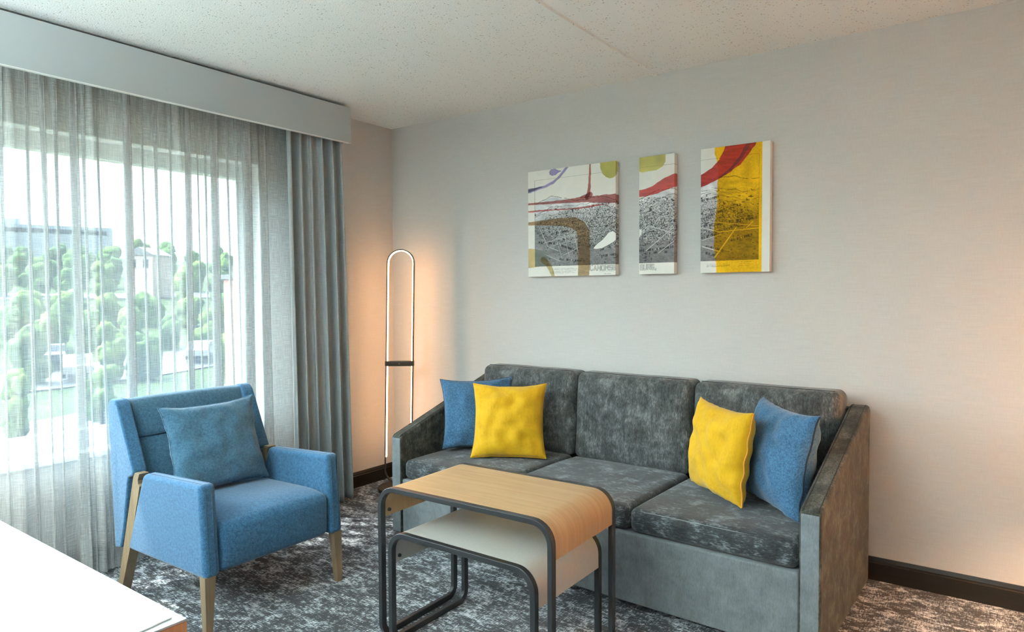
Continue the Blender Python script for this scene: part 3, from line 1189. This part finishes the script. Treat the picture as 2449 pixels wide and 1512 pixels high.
def vnoise(X, Z, sx, sz, seed):
    """smooth value noise"""
    g = np.random.default_rng(seed).random((128, 128))
    u, v = X * sx + 31.7, Z * sz + 17.3
    i, j = np.floor(u).astype(int), np.floor(v).astype(int)
    fu, fv = u - i, v - j
    fu = fu * fu * (3 - 2 * fu); fv = fv * fv * (3 - 2 * fv)
    G = lambda a, b: g[a % 128, b % 128]
    return (G(i, j) * (1 - fu) + G(i + 1, j) * fu) * (1 - fv) + (G(i, j + 1) * (1 - fu) + G(i + 1, j + 1) * fu) * fv


GLYPH = {'C': [[(1, .85), (.8, 1), (.2, 1), (0, .8), (0, .2), (.2, 0), (.8, 0), (1, .15)]],
         'A': [[(0, 0), (.5, 1), (1, 0)], [(.2, .38), (.8, .38)]],
         'N': [[(0, 0), (0, 1), (1, 0), (1, 1)]], 'O': [[(0, 0), (0, 1), (1, 1), (1, 0), (0, 0)]],
         'S': [[(1, 1), (0, 1), (0, .52), (1, .52), (1, 0), (0, 0)]],
         'B': [[(0, 0), (0, 1), (.8, 1), (1, .85), (.8, .52), (0, .52)], [(.8, .52), (1, .25), (.85, 0), (0, 0)]],
         'U': [[(0, 1), (0, 0), (1, 0), (1, 1)]], 'R': [[(0, 0), (0, 1), (1, 1), (1, .52), (0, .52)], [(.45, .52), (1, 0)]],
         'G': [[(1, .95), (.0, 1), (0, 0), (1, 0), (1, .45), (.55, .45)]], ',': [[(.3, .12), (.3, 0), (.12, -.2)]]}

ZB = float(on(1290, 636, 1, YC)[2])      # lower edge of the printed view
ZB = 1.447
ZTOPLINE = 1.953
XL, XRR = float(on(1279, 500, 1, YC)[0]), float(on(1815, 500, 1, YC)[0])


def blend(C, mask, col, a=1.0):
    m_ = (mask * a)[..., None]
    return C * (1 - m_) + np.array(col) * m_


def mult(C, mask, col):
    m_ = mask[..., None]
    return C * (1 - m_ + m_ * np.array(col))


L3 = lambda r, g, b: np.array(srgb(r, g, b)[:3])


def paint(X, Z, which):
    C = np.ones(X.shape + (3,)) * L3(232, 230, 222)
    C *= (.97 + .05 * vnoise(X, Z, 40, 40, 1))[..., None]
    pr_ = (X > XL) & (X < XRR) & (Z > ZB) & (Z < ZTOPLINE)
    # horizon of the engraved view: hills
    hz = 1.815 + .022 * np.sin((X - 1.2) * 7.5) + .014 * np.sin(X * 19 + 1) + .012 * (vnoise(X, X * 0, 30, 1, 4) - .5)
    hz = hz + np.where(X > 2.2, .055 * np.clip((X - 2.25) / .3, 0, 1), 0)
    hz2 = hz - .045 - .02 * np.sin(X * 11)
    under = np.clip((hz - Z) / .012, 0, 1) * pr_
    depth = np.clip((hz - Z) / (hz - ZB), 0, 1)
    tone = np.interp(depth, [0, .10, .2, .35, .6, .8, 1], [.78, .74, .62, .40, .27, .22, .17])
    big = vnoise(X, Z, 9, 16, 5) - .5
    med = vnoise(X + Z * .7, Z, 38, 60, 6) - .5
    fin = vnoise(X + Z * 1.4, Z, 120, 200, 7) - .5
    tone = tone * (1 + .45 * big + .35 * med + .45 * fin * np.clip(depth * 3, 0, 1))
    C = blend(C, under, 0, 0) if False else C * (1 - under[..., None]) + under[..., None] * (tone[..., None] * np.array([.98, 1.0, 1.02]))
    # ridge ink lines with tree ticks
    for hh, w_ in ((hz, .0017), (hz2, .0013), (hz - .085 + .02 * np.sin(X * 14 + 2), .0011), (hz - .065 + .015 * np.sin(X * 23), .0010)):
        tick = vnoise(X, X * 0, 260, 1, 9)
        ln = (np.abs(Z - hh) < w_ * (.5 + 1.5 * tick)) & pr_
        C = blend(C, ln * (vnoise(X, Z * 0, 55, 1, 12) > .3), L3(90, 92, 96), .7)
    # town: speckled roofs and trees, dense in the middle band
    r2 = np.random.default_rng(100)
    dens = np.exp(-((X - 1.86) / .42) ** 2) * np.exp(-((Z - 1.665) / .085) ** 2)
    for sc_, sd, thr in ((170, 21, .74), (290, 22, .74), (420, 23, .76)):
        a = vnoise(X + Z * .3, Z, sc_, sc_ * 1.35, sd); b = vnoise(X - Z * .2, Z + .3, sc_, sc_ * 1.2, sd + 5)
        blk = .75 + .25 * (vnoise(X + Z * .8, Z - X * .25, 34, 48, 27) > .42)
        C = blend(C, np.clip((a - (thr - .22 * dens * blk)) / .10, 0, 1) * (dens > .10) * pr_, L3(34, 36, 40), .85)
        C = blend(C, np.clip((b - (thr + .05 - .19 * dens * blk)) / .10, 0, 1) * (dens > .16) * pr_, L3(206, 208, 206), .75)
    # contour hatching on the hills and fields, scattered trees
    hat = np.sin((Z + .016 * np.sin(X * 13) + .030 * vnoise(X, Z, 9, 9, 44)) * 900)
    C = blend(C, (hat > .55) * pr_ * (under > .5) * np.clip(1 - dens * 1.6, 0, 1) * (vnoise(X, Z, 24, 60, 45) > .45), L3(70, 72, 76), .30)
    sct = vnoise(X, Z, 95, 130, 46)
    C = blend(C, np.clip((sct - .84) / .05, 0, 1) * pr_ * (depth > .12), L3(36, 38, 42), .8)
    # tree rows and scattered trees lower down
    rows = [[(1290, 580), (1330, 583), (1380, 600)], [(1320, 560), (1360, 552)], [(1530, 600), (1570, 596), (1612, 590)], [(1545, 607), (1575, 603)],
            [(1680, 570), (1720, 560)], [(1690, 590), (1730, 600)], [(1750, 575), (1800, 560)], [(1745, 530), (1812, 520)], [(1680, 480), (1720, 470)], [(1440, 612), (1474, 608)],
            [(1340, 620), (1400, 625)], [(1690, 605), (1712, 612)], [(1690, 520), (1735, 500)], [(1685, 540), (1730, 535)]]
    for rr in rows:
        d, s = poly_dist(X, Z, px2m(rr))
        bl = vnoise(s * 60, Z * 0, 1, 1, 40)
        C = blend(C, ((d < .0035 + .004 * bl) & (bl > .35) & pr_) * 1.0, L3(40, 42, 44), .85)
        C = blend(C, ((d < .002) & (bl < .22) & pr_) * 1.0, L3(215, 215, 212), .8)
    # roads
    roads = [([(1290, 545), (1310, 590), (1335, 600)], .0018), ([(1300, 582), (1375, 560)], .0016), ([(1315, 590), (1380, 572)], .0013), ([(1330, 570), (1345, 620)], .0013),
             ([(1350, 565), (1362, 615)], .0013), ([(1372, 558), (1385, 612)], .0016), ([(1345, 612), (1388, 590)], .0013), ([(1300, 607), (1340, 625)], .0014),
             ([(1530, 560), (1550, 540), (1620, 560)], .0022), ([(1545, 600), (1615, 540)], .0020), ([(1575, 605), (1620, 570)], .0016), ([(1560, 545), (1575, 520), (1600, 515)], .002),
             ([(1680, 545), (1720, 555), (1814, 545)], .0026), ([(1710, 615), (1735, 580), (1760, 545)], .0034), ([(1680, 590), (1722, 602)], .003), ([(1690, 530), (1814, 540)], .0018),
             ([(1680, 500), (1720, 490)], .002), ([(1785, 545), (1800, 530)], .0022), ([(1680, 575), (1725, 560)], .0018)]
    for rr, w_ in roads:
        d, s = poly_dist(X, Z, px2m(rr))
        C = blend(C, ((d < w_) & pr_) * 1.0, L3(206, 208, 208), .8)
        C = blend(C, ((d > w_) & (d < w_ + .0014) & pr_) * 1.0, L3(52, 54, 58), .55)
    # pond
    pond = px2m([(1418, 594), (1428, 583), (1442, 572), (1455, 556), (1466, 552), (1474, 558), (1476, 572), (1466, 580), (1452, 588), (1440, 594), (1428, 596)])
    C = blend(C, (inside(X, Z, pond) & pr_) * 1.0, L3(232, 232, 226), 1)
    d, s = poly_dist(X, Z, pond)
    C = blend(C, (d < .0016) * pr_ * 1.0, L3(60, 62, 66), .8)
    p2_ = px2m([(1529, 568), (1534, 560), (1535, 550), (1529, 548)])
    C = blend(C, (inside(X, Z, p2_)) * 1.0, L3(230, 230, 224), 1)
    # thin border line of the print, top and right
    ink = ((np.abs(Z - ZTOPLINE) < .0009) & (X > XL) & (X < XRR)) | ((np.abs(X - XRR) < .0009) & (Z > ZB) & (Z < ZTOPLINE)) | ((np.abs(X - XL) < .0009) & (Z > ZB) & (Z < ZTOPLINE))
    C = blend(C, ink * 1.0, L3(150, 148, 145), .8)
    # captions: short rows of tiny unreadable grey dashes
    def cap(x0, x1, z0, z1, nrow, sd):
        nonlocal C
        for k in range(nrow):
            z = z0 + (z1 - z0) * k / max(1, nrow - 1)
            en = x1 - (x1 - x0) * .35 * vnoise(np.array(k * 1.7), np.array(0.0), 1, 1, sd)
            t_ = vnoise(X, Z * 0 + k * 3.1, 420, 1, sd)
            C = blend(C, ((np.abs(Z - z) < .0012) & (X > x0) & (X < en) & (t_ > .35)) * 1.0, L3(150, 150, 148), .7)
    if which == 0:
        cap(1.352, 1.53, 1.434, 1.405, 6, 60); cap(1.66, 1.76, 1.408, 1.408, 1, 61); cap(1.69, 1.745, 1.396, 1.396, 1, 62)
    if which == 1: cap(1.905, 1.94, 1.407, 1.407, 1, 63)
    if which == 2:
        cap(2.27, 2.40, 1.432, 1.418, 4, 64)
        cap(2.43, 2.50, 1.438, 1.420, 3, 65)

    # ---------------- brush work (transparent ink over the print)
    def stroke(px, w0, w1, col, a=.92, sd=0, rag=.35, mulk=True, prof=None):
        nonlocal C
        d, s = poly_dist(X, Z, px2m(px))
        wl = (w0 + (w1 - w0) * s) if prof is None else np.interp(s, np.linspace(0, 1, len(prof)), prof)
        wl = wl * (1 + rag * (vnoise(X, Z, 70, 70, 70 + sd) - .5))
        m_ = np.clip((wl - d) / .0022, 0, 1)
        tex = 1 + .55 * (vnoise(X * .6 + Z, Z, 50, 110, 80 + sd) - .5) + .25 * (vnoise(X, Z, 160, 160, 90 + sd) - .5)
        c = np.array(col) * tex[..., None]
        under_ = np.clip(C, 0, 1)
        lum = under_.mean(-1, keepdims=True)
        res = c * (.12 + 1.0 * np.clip(lum, 0, 1)) + .06 * under_ if mulk else c * (.80 + .25 * lum)
        k = (m_ * a)[..., None]
        C = C * (1 - k) + res * k

    red = L3(158, 44, 38)
    if which == 0:
        # purple
        stroke([(1262, 459), (1285, 452), (1305, 446), (1322, 437), (1338, 423), (1348, 410), (1357, 399)], .0, 0, L3(132, 124, 176), sd=1, prof=[.012, .011, .008, .009, .0085, .009, .009])
        stroke([(1262, 457), (1280, 452), (1296, 447)], .012, .004, L3(84, 82, 110), sd=2)
        blob = px2m([(1314, 412), (1318, 406), (1327, 404), (1334, 408), (1342, 409), (1334, 413), (1329, 418), (1320, 420), (1315, 417)])
        C = blend(C, inside(X, Z, blob) * 1.0, L3(138, 132, 180), .95)
        d, s = poly_dist(X, Z, np.vstack([blob, blob[:1]])); C = blend(C, (d < .0014) * 1.0, L3(80, 72, 130), .7)
        # olive patch
        ol = px2m([(1434, 380), (1436, 404), (1441, 416), (1450, 424), (1459, 427), (1468, 424), (1476, 416), (1482, 404), (1482, 376)])
        msk = inside(X, Z, ol) * 1.0
        tx = .8 + .5 * vnoise(X, Z, 26, 18, 33)
        C = C * (1 - msk[..., None] * .95) + msk[..., None] * .95 * (L3(170, 166, 82) * tx[..., None])
        # reds
        stroke([(1411, 391), (1411, 410), (1410, 430), (1409, 446), (1408, 462), (1404, 472)], 0, 0, L3(150, 52, 52), sd=3, prof=[.006, .0062, .009, .009, .012, .014], rag=.5)
        stroke([(1262, 489), (1300, 486), (1340, 483), (1385, 478), (1430, 476), (1485, 474)], 0, 0, L3(140, 48, 46), sd=4, prof=[.0065, .008, .011, .016, .022, .027], rag=.25)
        stroke([(1388, 472), (1412, 466)], .004, .015, L3(146, 48, 46), sd=12, rag=.5)
        stroke([(1262, 507), (1310, 503), (1360, 500), (1385, 498), (1440, 489), (1456, 490)], 0, 0, L3(168, 62, 56), sd=5, prof=[.0055, .006, .005, .005, .0065, .002], rag=.6)
        # olive-brown hook
        stroke([(1262, 536), (1300, 533), (1345, 531), (1372, 533), (1388, 542), (1395, 558), (1396, 600), (1397, 640), (1395, 664)], 0, 0, L3(150, 116, 62), sd=6,
               prof=[.010, .014, .020, .026, .034, .040, .040, .040, .036], rag=.12, a=.9)
        # lower-left olive wash
        wsh = px2m([(1262, 595), (1280, 596), (1300, 600), (1308, 612), (1310, 626), (1306, 632), (1290, 638), (1262, 642)])
        msk = inside(X, Z, wsh) * 1.0
        tx = .7 + .6 * vnoise(X, Z, 14, 40, 35)
        inpr = ((X > XL) & (Z > ZB))
        colw = np.where(inpr[..., None], L3(104, 112, 106), L3(186, 160, 92))
        C = C * (1 - msk[..., None] * .85) + msk[..., None] * .85 * (colw * tx[..., None])
        stroke([(1300, 622), (1310, 632), (1318, 645), (1324, 664)], .020, .012, L3(166, 148, 88), sd=7, rag=.3)
        txt, tx0, tx1, tz0, tz1 = 'CANONSB', 1.600, 1.768, 1.4165, 1.4405
    elif which == 1:
        ol = px2m([(1526, 374), (1527, 410), (1536, 413), (1550, 410), (1570, 407), (1585, 398), (1592, 386), (1592, 366)])
        msk = inside(X, Z, ol) * 1.0
        tx = .8 + .5 * vnoise(X, Z, 26, 18, 34)
        C = C * (1 - msk[..., None] * .95) + msk[..., None] * .95 * (L3(176, 170, 92) * tx[..., None])
        ink2 = (np.abs(Z - ZTOPLINE) < .0009); C = blend(C, ink2 * 1.0, L3(120, 118, 90), .7)
        stroke([(1524, 464), (1545, 461), (1570, 452), (1590, 440), (1608, 433), (1624, 428)], 0, 0, L3(176, 40, 36), sd=8, prof=[.019, .021, .024, .030, .034, .036], rag=.1, a=.96)
        txt, tx0, tx1, tz0, tz1 = 'BURG,', 1.906, 2.010, 1.4135, 1.4380
    else:
        # yellow wash
        xe = np.interp(Z, [1.38, 1.46, 1.6, 1.75, 1.90, 1.97, 2.02], [2.315, 2.310, 2.302, 2.318, 2.325, 2.308, 2.305])
        edge = xe + .010 * (vnoise(X * 0, Z, 1, 60, 50) - .5)
        xr = float(on(1823, 400, 1, YC)[0])
        msk = np.clip((X - edge) / .004, 0, 1) * (X < xr)
        tx = .72 + .42 * vnoise(X, Z, 22, 9, 51) + .22 * vnoise(X, Z, 190, 190, 52)
        yel = L3(214, 166, 22)
        lum = C.mean(-1, keepdims=True)
        C = C * (1 - msk[..., None]) + msk[..., None] * (yel * tx[..., None] * (.06 + 1.0 * np.clip(lum / .8, 0, 1)))
        stroke([(1672, 436), (1690, 427), (1712, 414), (1735, 395), (1752, 375), (1766, 352), (1776, 335)], 0, 0, L3(160, 42, 38), sd=9, prof=[.030, .032, .036, .044, .056, .064, .068], rag=.06, a=.97, mulk=False)
        stroke([(1720, 426), (1748, 404), (1772, 376), (1790, 345)], .004, .012, L3(84, 48, 50), sd=10, rag=.3, a=.75, mulk=False)
        txt = None
    if txt:
        n = len(txt)
        cw = (tx1 - tx0) / n
        for k, ch_ in enumerate(txt):
            x0 = tx0 + k * cw + cw * .14; ww = cw * .66
            zz0, zz1 = tz0, tz1 if k or which else tz1 + .006
            dmin = np.full(X.shape, 9.0)
            for st_ in GLYPH[ch_]:
                pts_ = np.array([(x0 + a * ww, zz0 + b * (zz1 - zz0)) for a, b in st_])
                d, _ = poly_dist(X, Z, pts_)
                dmin = np.minimum(dmin, d)
            C = blend(C, (dmin < .0024) * 1.0, L3(205, 204, 198), .9)
            C = blend(C, ((dmin > .0018) & (dmin < .0036)) * 1.0, L3(100, 102, 102), .85)
    return np.clip(C, 0, 1)


def canvas_mat():
    m, nt, out = mat('printed_canvas')
    at = nd(nt, 'ShaderNodeAttribute', attribute_name='paint')
    n = noi(nt, coords(nt, (900, 900, 900)), 1, 2)
    pbsdf(nt, out, at.outputs['Color'], .8, normal=bump(nt, n, .1, .001), spec=.2)
    return m


M_print = canvas_mat()


def canvas(label, x0, x1, z0, z1, which, border_white_right=None):
    step = .0017
    nx, nz = int((x1 - x0) / step) + 1, int((z1 - z0) / step) + 1
    xs = np.linspace(x0, x1, nx); zs = np.linspace(z0, z1, nz)
    dep = [.010, .020, .030, .0385]
    # wrap the picture round the right and left edges
    XX = np.concatenate([[x0 - d for d in dep[::-1]], xs, [x1 + d for d in dep]])
    GX, GZ = np.meshgrid(XX, zs, indexing='ij')
    C = paint(GX, GZ, which)
    if which == 2:
        C[GX > x1 - .001] = L3(226, 222, 208)
    PX = np.clip(GX, x0, x1)
    PY = YC + np.where(GX < x0, x0 - GX, np.where(GX > x1, GX - x1, 0))
    P = np.stack([PX, PY, GZ], -1)
    o = from_grid('art_canvas', P, M_print, smooth=False)
    me = o.data
    ca = me.color_attributes.new('paint', 'FLOAT_COLOR', 'POINT')
    ca.data.foreach_set('color', np.concatenate([C, np.ones(C.shape[:2] + (1,))], -1).astype(np.float32).ravel())
    # stretcher frame with the folded white canvas at top and bottom
    box('stretcher_bar', (x0 + .0006, YC + .0008, z1 - .03), (x1 - .0006, -.0012, z1 + .0001), M_canvas_edge, o)
    box('stretcher_bar', (x0 + .0006, YC + .0008, z0 - .0001), (x1 - .0006, -.0012, z0 + .03), M_canvas_edge, o)
    tag(o, label, 'wall art', 'three canvas prints over the sofa')
    return o


canvas('widest canvas print with purple, red and olive brush strokes above the sofa', 1.184, 1.7610, 1.388, 2.008, 0)
canvas('narrow canvas print with one red stroke and an olive patch, hanging between two wider ones', 1.901, 2.0975, 1.388, 2.008, 1)
canvas('canvas print half covered in yellow with a thick curved red stroke', 2.238, 2.5750, 1.388, 2.008, 2)

# ---------------------------------------------------------------- outside
M_grass = foliage('dry_grass', (.032, .055, .018, 1), (.062, .085, .030, 1), .25)
M_road = plain('pale_asphalt', (.10, .10, .105, 1), .9, noise_amt=.1, nscale=.5)
M_leaf = [foliage('leaf_a', (.036, .075, .020, 1), (.13, .22, .050, 1), 1.2), foliage('leaf_b', (.045, .085, .024, 1), (.18, .26, .065, 1), 1.2),
          foliage('leaf_c', (.032, .066, .026, 1), (.11, .185, .062, 1), 1.2)]  # leaf tones lifted for aerial haze
M_bark = plain('bark', (.05, .035, .025, 1), .9)
M_conc = plain('hazed_concrete', (.34, .39, .46, 1), .8)  # paler and bluer, with aerial haze mixed into the colour
M_brick = plain('brick', (.45, .19, .13, 1), .9, noise_amt=.3, nscale=2)
M_roof = plain('roof_shingle', (.16, .15, .15, 1), .9)
M_carw = plain('car_paint_white', (.42, .43, .45, 1), .3)
M_card = plain('car_paint_dark', (.05, .06, .08, 1), .3)
M_carg = plain('car_glass', (.01, .012, .015, 1), .1)
M_tyre = plain('tyre_rubber', (.015, .015, .015, 1), .8)


def zt(d):
    return float(np.interp(d, [0, 30, 46, 90, 150, 230, 400], [-5.2, -5.0, -4.6, 1.2, 9.0, 12.0, 17.0]))


xs = -np.concatenate([np.arange(1.5, 60, 3), np.arange(60, 330, 8)])
ys = np.arange(-120, 330, 6.0)
GX, GY = np.meshgrid(xs, ys, indexing='ij')
GZ = np.vectorize(zt)(-GX) + .25 * np.sin(GX * .11) * np.cos(GY * .09)
terr = from_grid('ground_outside', np.stack([GX, GY, GZ], -1)[:, ::-1], M_grass)
structure(terr)


def ext(u, v, d):
    """point at horizontal distance d along the ray of a photo pixel"""
    q = ((u - W / 2) / F) * _r2 + ((v - H / 2) / F) * _d2 + _f
    return CAM + q * (d / np.hypot(q[0], q[1]))


def ground(x, y):
    return zt(-x) + .25 * math.sin(x * .11) * math.cos(y * .09)


def road(label, pts, width):
    P = []
    pts = np.array(pts, float)
    # resample
    L = np.concatenate([[0], np.cumsum(np.linalg.norm(np.diff(pts, axis=0), axis=1))])
    s = np.arange(0, L[-1], 1.5)
    c = np.c_[np.interp(s, L, pts[:, 0]), np.interp(s, L, pts[:, 1])]
    t = np.gradient(c, axis=0); t /= np.linalg.norm(t, axis=1, keepdims=True)
    n = np.c_[-t[:, 1], t[:, 0]]
    for k in np.linspace(-.5, .5, 5):
        q = c + n * width * k
        P.append([(x, y, ground(x, y) + .10) for x, y in q])
    o = from_grid('road', np.array(P), M_road)
    return tag(o, label, 'road', kind='structure')


road('curved pale driveway crossing the lawn below the window', [(-27, -30), (-30, -5), (-31, 8), (-36, 22), (-46, 36), (-58, 60)], 4.5)
road('pale car park strip behind the nearest trees', [(-44, -25), (-45, 5), (-47, 14), (-52, 30), (-60, 70)], 6.0)
road('far road running across the hillside', [(-88, -60), (-90, 0), (-90, 60), (-90, 140)], 6.0)


def tree(label, u, d, top_v, wid, mi, seed):
    base = ext(u, 700, d)
    x, y = base[0], base[1]
    g = ground(x, y)
    top = ext(u, top_v, d)[2]
    h = max(3.0, top - g)
    root = thing('tree', label, 'tree', (x, y, g), 0, 'trees outside the window')
    r = random.Random(seed)
    bm = bmesh.new()
    for k in range(12):
        t = bmesh.new()
        rad = wid * r.uniform(.28, .42)
        c = Vector((r.uniform(-.3, .3) * wid, r.uniform(-.3, .3) * wid, h * (.22 + .72 * (k + .5) / 12) - rad * .4))
        bmesh.ops.create_icosphere(t, subdivisions=3, radius=rad)
        for v in t.verts:
            n = mnoise.noise(v.co * (2.2 / rad) + Vector((k * 3, seed, 0)))
            n2 = mnoise.noise(v.co * (6 / rad) + Vector((k * 3, seed, 5)))
            v.co *= 1 + .30 * n + .16 * n2
            v.co.z *= 1 + .35 * min(1.5, h / wid / 4)
            v.co += c
        merge(bm, t)
    from_bm('crown', bm, M_leaf[mi], root, wn=False, angle=180)
    from_bm('trunk', tube([(0, 0, -.3), (.1, 0, h * .35), (0, .1, h * .7)], [.22, .18, .08], 8), M_bark, root, wn=False)
    return root


ORD = ['first', 'second', 'third', 'fourth', 'fifth', 'sixth', 'seventh', 'eighth', 'ninth', 'tenth', 'eleventh']
rt = random.Random(5)


def tree_row(where, d, us, tops, wid):
    for k, u in enumerate(us):
        mi = rt.randrange(3)
        kind = ['dark green', 'yellow green', 'deep green'][mi]
        n = f'{ORD[k]} from the left' if len(us) > 1 else 'standing alone'
        tree(f'{kind.split()[0]} tree, {n} in the {where}', u, d + rt.uniform(-1, 1), tops[k % len(tops)], wid * rt.uniform(.9, 1.08), mi, int(u * 3 + d))


tree_row('upper row on the hillside outside', 128, [5, 70, 136, 200, 265, 340, 402, 462, 522, 580], [588, 596, 585, 590, 592, 572, 580, 604, 590, 584], 2.5)
tree_row('middle row on the hillside outside', 112, [38, 112, 186, 260, 396, 470, 545], [610, 618, 606, 612, 600, 628, 606], 2.5)
tree_row('lower row on the hillside outside', 99, [0, 84, 168, 250, 440, 520], [640, 634, 645, 630, 640, 650], 2.25)
tree_row('upper row beyond the lawn', 78, [60, 160, 262, 355, 450, 545], [715, 708, 720, 712, 725, 700], 2.3)
tree_row('long row beyond the lawn', 66, [20, 120, 215, 310, 400, 500], [742, 730, 748, 736, 752, 735], 1.9)
tree_row('short row in front of the car park', 54, [60, 266, 345, 540], [790, 770, 800, 830], 1.75)
tree_row('pair of bushes by the driveway', 36, [30, 240], [905, 975], 1.2)

# long office block on the hill
b0, b1 = ext(-160, 560, 175), ext(262, 560, 175)
bl = thing('building', 'long flat grey office block on the hilltop outside', 'building', ((b0[0] + b1[0]) / 2, (b0[1] + b1[1]) / 2, 0), math.atan2(b1[1] - b0[1], b1[0] - b0[0]))
Lb = math.hypot(b1[0] - b0[0], b1[1] - b0[1])
zlo, zhi = 9.0, ext(100, 545, 175)[2]
box('wall', (-Lb / 2, -6, zlo), (Lb / 2, 6, zhi), M_conc, bl)
box('roof_storey', (-Lb / 2 + 10, -4, zhi), (Lb / 2 - 16, 4, ext(100, 531, 175)[2]), M_conc, bl)
box('window_band', (-Lb / 2 + 1, -6.05, zhi - 1.6), (Lb / 2 - 1, 6.05, zhi - .7), M_carg, bl)
# house among the trees
hp = ext(356, 640, 104)
hs = thing('house', 'pale gabled house among the hillside trees outside', 'house', (hp[0], hp[1], ground(hp[0], hp[1])), .5)
hz_ = ext(356, 612, 104)[2] - ground(hp[0], hp[1])
box('wall', (-1.9, -1.9, -.5), (1.9, 1.9, hz_), plain('pale_siding', (.42, .34, .31, 1), .9), hs)
from_bm('roof', prism([(-2.2, hz_), (0, hz_ + 1.1), (2.2, hz_)], 1, -2.1, 2.1), M_roof, hs, smooth=False)
for k in (-.9, .9):
    box('window', (k - .35, -1.94, hz_ - 1.7), (k + .35, -1.88, hz_ - .6), M_carg, hs)
# brick gate pier near the right of the window
bp_ = ext(574, 760, 40)
gz_ = ground(bp_[0], bp_[1])
tw = thing('brick_pier', 'red brick pier with pale cap at the right of the window view', 'pier', (bp_[0], bp_[1], gz_))
zp = ext(574, 668, 40)[2] - gz_
box('shaft', (-.8, -.45, -.2), (.8, .45, zp), M_brick, tw)
box('cap', (-.95, -.6, zp), (.95, .6, zp + .25), M_road, tw)


def car(label, u, v_, d, rz, m):
    p = ext(u, v_, d)
    root = thing('car', label, 'car', (p[0], p[1], ground(p[0], p[1]) + .12), rz, 'parked cars outside')
    from_bm('body', prism([(-2.2, .35), (-2.2, .85), (-1.3, .95), (-.8, 1.45), (.7, 1.45), (1.3, .95), (2.2, .80), (2.25, .35)], 1, -.85, .85, .06, 2), m, root)
    from_bm('window', prism([(-1.15, .97), (-.75, 1.38), (.65, 1.38), (1.15, .97)], 1, -.86, .86, .01, 1), M_carg, root)
    for sx in (-1.35, 1.35):
        for sy in (-.80, .80):
            from_bm('wheel', cyl_bm((sx, sy - .1, .32), (sx, sy + .1, .32), .32, n=20), M_tyre, root)
    return root


def facing(u, d):
    p = ext(u, 800, d)
    return math.atan2(p[1] - CY, p[0] - CX)


car('white car parked near a tree, beside the dark one outside', 186, 845, 55, facing(186, 55), M_carw)
car('dark car parked beside a white one outside', 122, 850, 59, facing(122, 59), M_card)
car('white car standing alone on the car park beyond the armchair', 480, 775, 62, facing(480, 62) - .2, M_carw)

# ---------------------------------------------------------------- light
wd = bpy.data.worlds.new('world')
SC.world = wd
wd.use_nodes = True
bg = wd.node_tree.nodes['Background']
bg.inputs[0].default_value = (.86, .94, 1.0, 1)
bg.inputs[1].default_value = SKY

sl = bpy.data.lights.new('sun', 'SUN')
sl.energy = SUN
sl.angle = math.radians(1.5)
sl.color = (1.0, .95, .86)
so_ = bpy.data.objects.new('sun', sl); COL.objects.link(so_)
so_.rotation_euler = Vector((.70, .50, -1.40)).to_track_quat('-Z', 'Y').to_euler()


hz = bpy.data.lights.new('hazy_sky_glow', 'SUN')
hz.energy = HAZE; hz.angle = math.radians(110); hz.color = (.76, .91, 1.0)
ho = bpy.data.objects.new('hazy_sky_glow', hz); COL.objects.link(ho)
ho.rotation_euler = Vector((.80, .28, -.42)).to_track_quat('-Z', 'Y').to_euler()

# fill lamp added behind the viewpoint, out of view, to brighten the ceiling
up = thing('ceiling_fill_lamp', 'unseen fill lamp added behind the viewpoint to brighten the ceiling', 'floor lamp', (1.5, -4.6, 0))
from_bm('base', cyl_bm((0, 0, 0), (0, 0, .03), .15, n=40, bev=.004), M_bronze, up)
from_bm('stem', cyl_bm((0, 0, .02), (0, 0, 1.62), .012, n=16), M_bronze, up)
bm = bmesh.new()
bmesh.ops.create_cone(bm, cap_ends=False, segments=40, radius1=.05, radius2=.20, depth=.12, matrix=Matrix.Translation((0, 0, 1.67)))
bo = from_bm('bowl', bm, M_trimw, up, wn=False, angle=180)
l = bpy.data.lights.new('ceiling_fill_light', 'AREA')
l.shape = 'DISK'; l.size = .22; l.energy = 180; l.color = (.82, .99, 1.0)
o = bpy.data.objects.new('ceiling_fill_light', l); COL.objects.link(o)
o.location = (1.5, -4.6, 1.69); o.rotation_euler = (math.pi, 0, 0)

# warm shaded lamp on the floor beyond the right edge of the view
wl = thing('floor_lamp', 'standing lamp with closed cream drum shade beyond the sofa end', 'floor lamp', (4.42, -.62, 0))
from_bm('base', cyl_bm((0, 0, 0), (0, 0, .025), .15, n=40, bev=.004), M_bronze, wl)
from_bm('stem', cyl_bm((0, 0, .02), (0, 0, .90), .011, n=16), M_bronze, wl)
ms, nts, outs = mat('cream_shade')
tr_ = nd(nts, 'ShaderNodeBsdfTranslucent', ins={'Color': (.80, .62, .44, 1)})
nts.links.new(tr_.outputs[0], outs.inputs[0])
bm = bmesh.new()
bmesh.ops.create_cone(bm, cap_ends=False, segments=40, radius1=.20, radius2=.17, depth=.28, matrix=Matrix.Translation((0, 0, .95)))
from_bm('shade', bm, ms, wl, wn=False, angle=180)
from_bm('upward_light_blocker', cyl_bm((0, 0, 1.084), (0, 0, 1.09), .171, n=40), M_trimw, wl)  # added disc out of view, stops the bulb's upward light
l = bpy.data.lights.new('bulb', 'POINT')
l.energy = 70; l.color = (1.0, .55, .28); l.shadow_soft_size = .04
o = bpy.data.objects.new('bulb', l); COL.objects.link(o)
o.location = (4.42, -.62, .95)
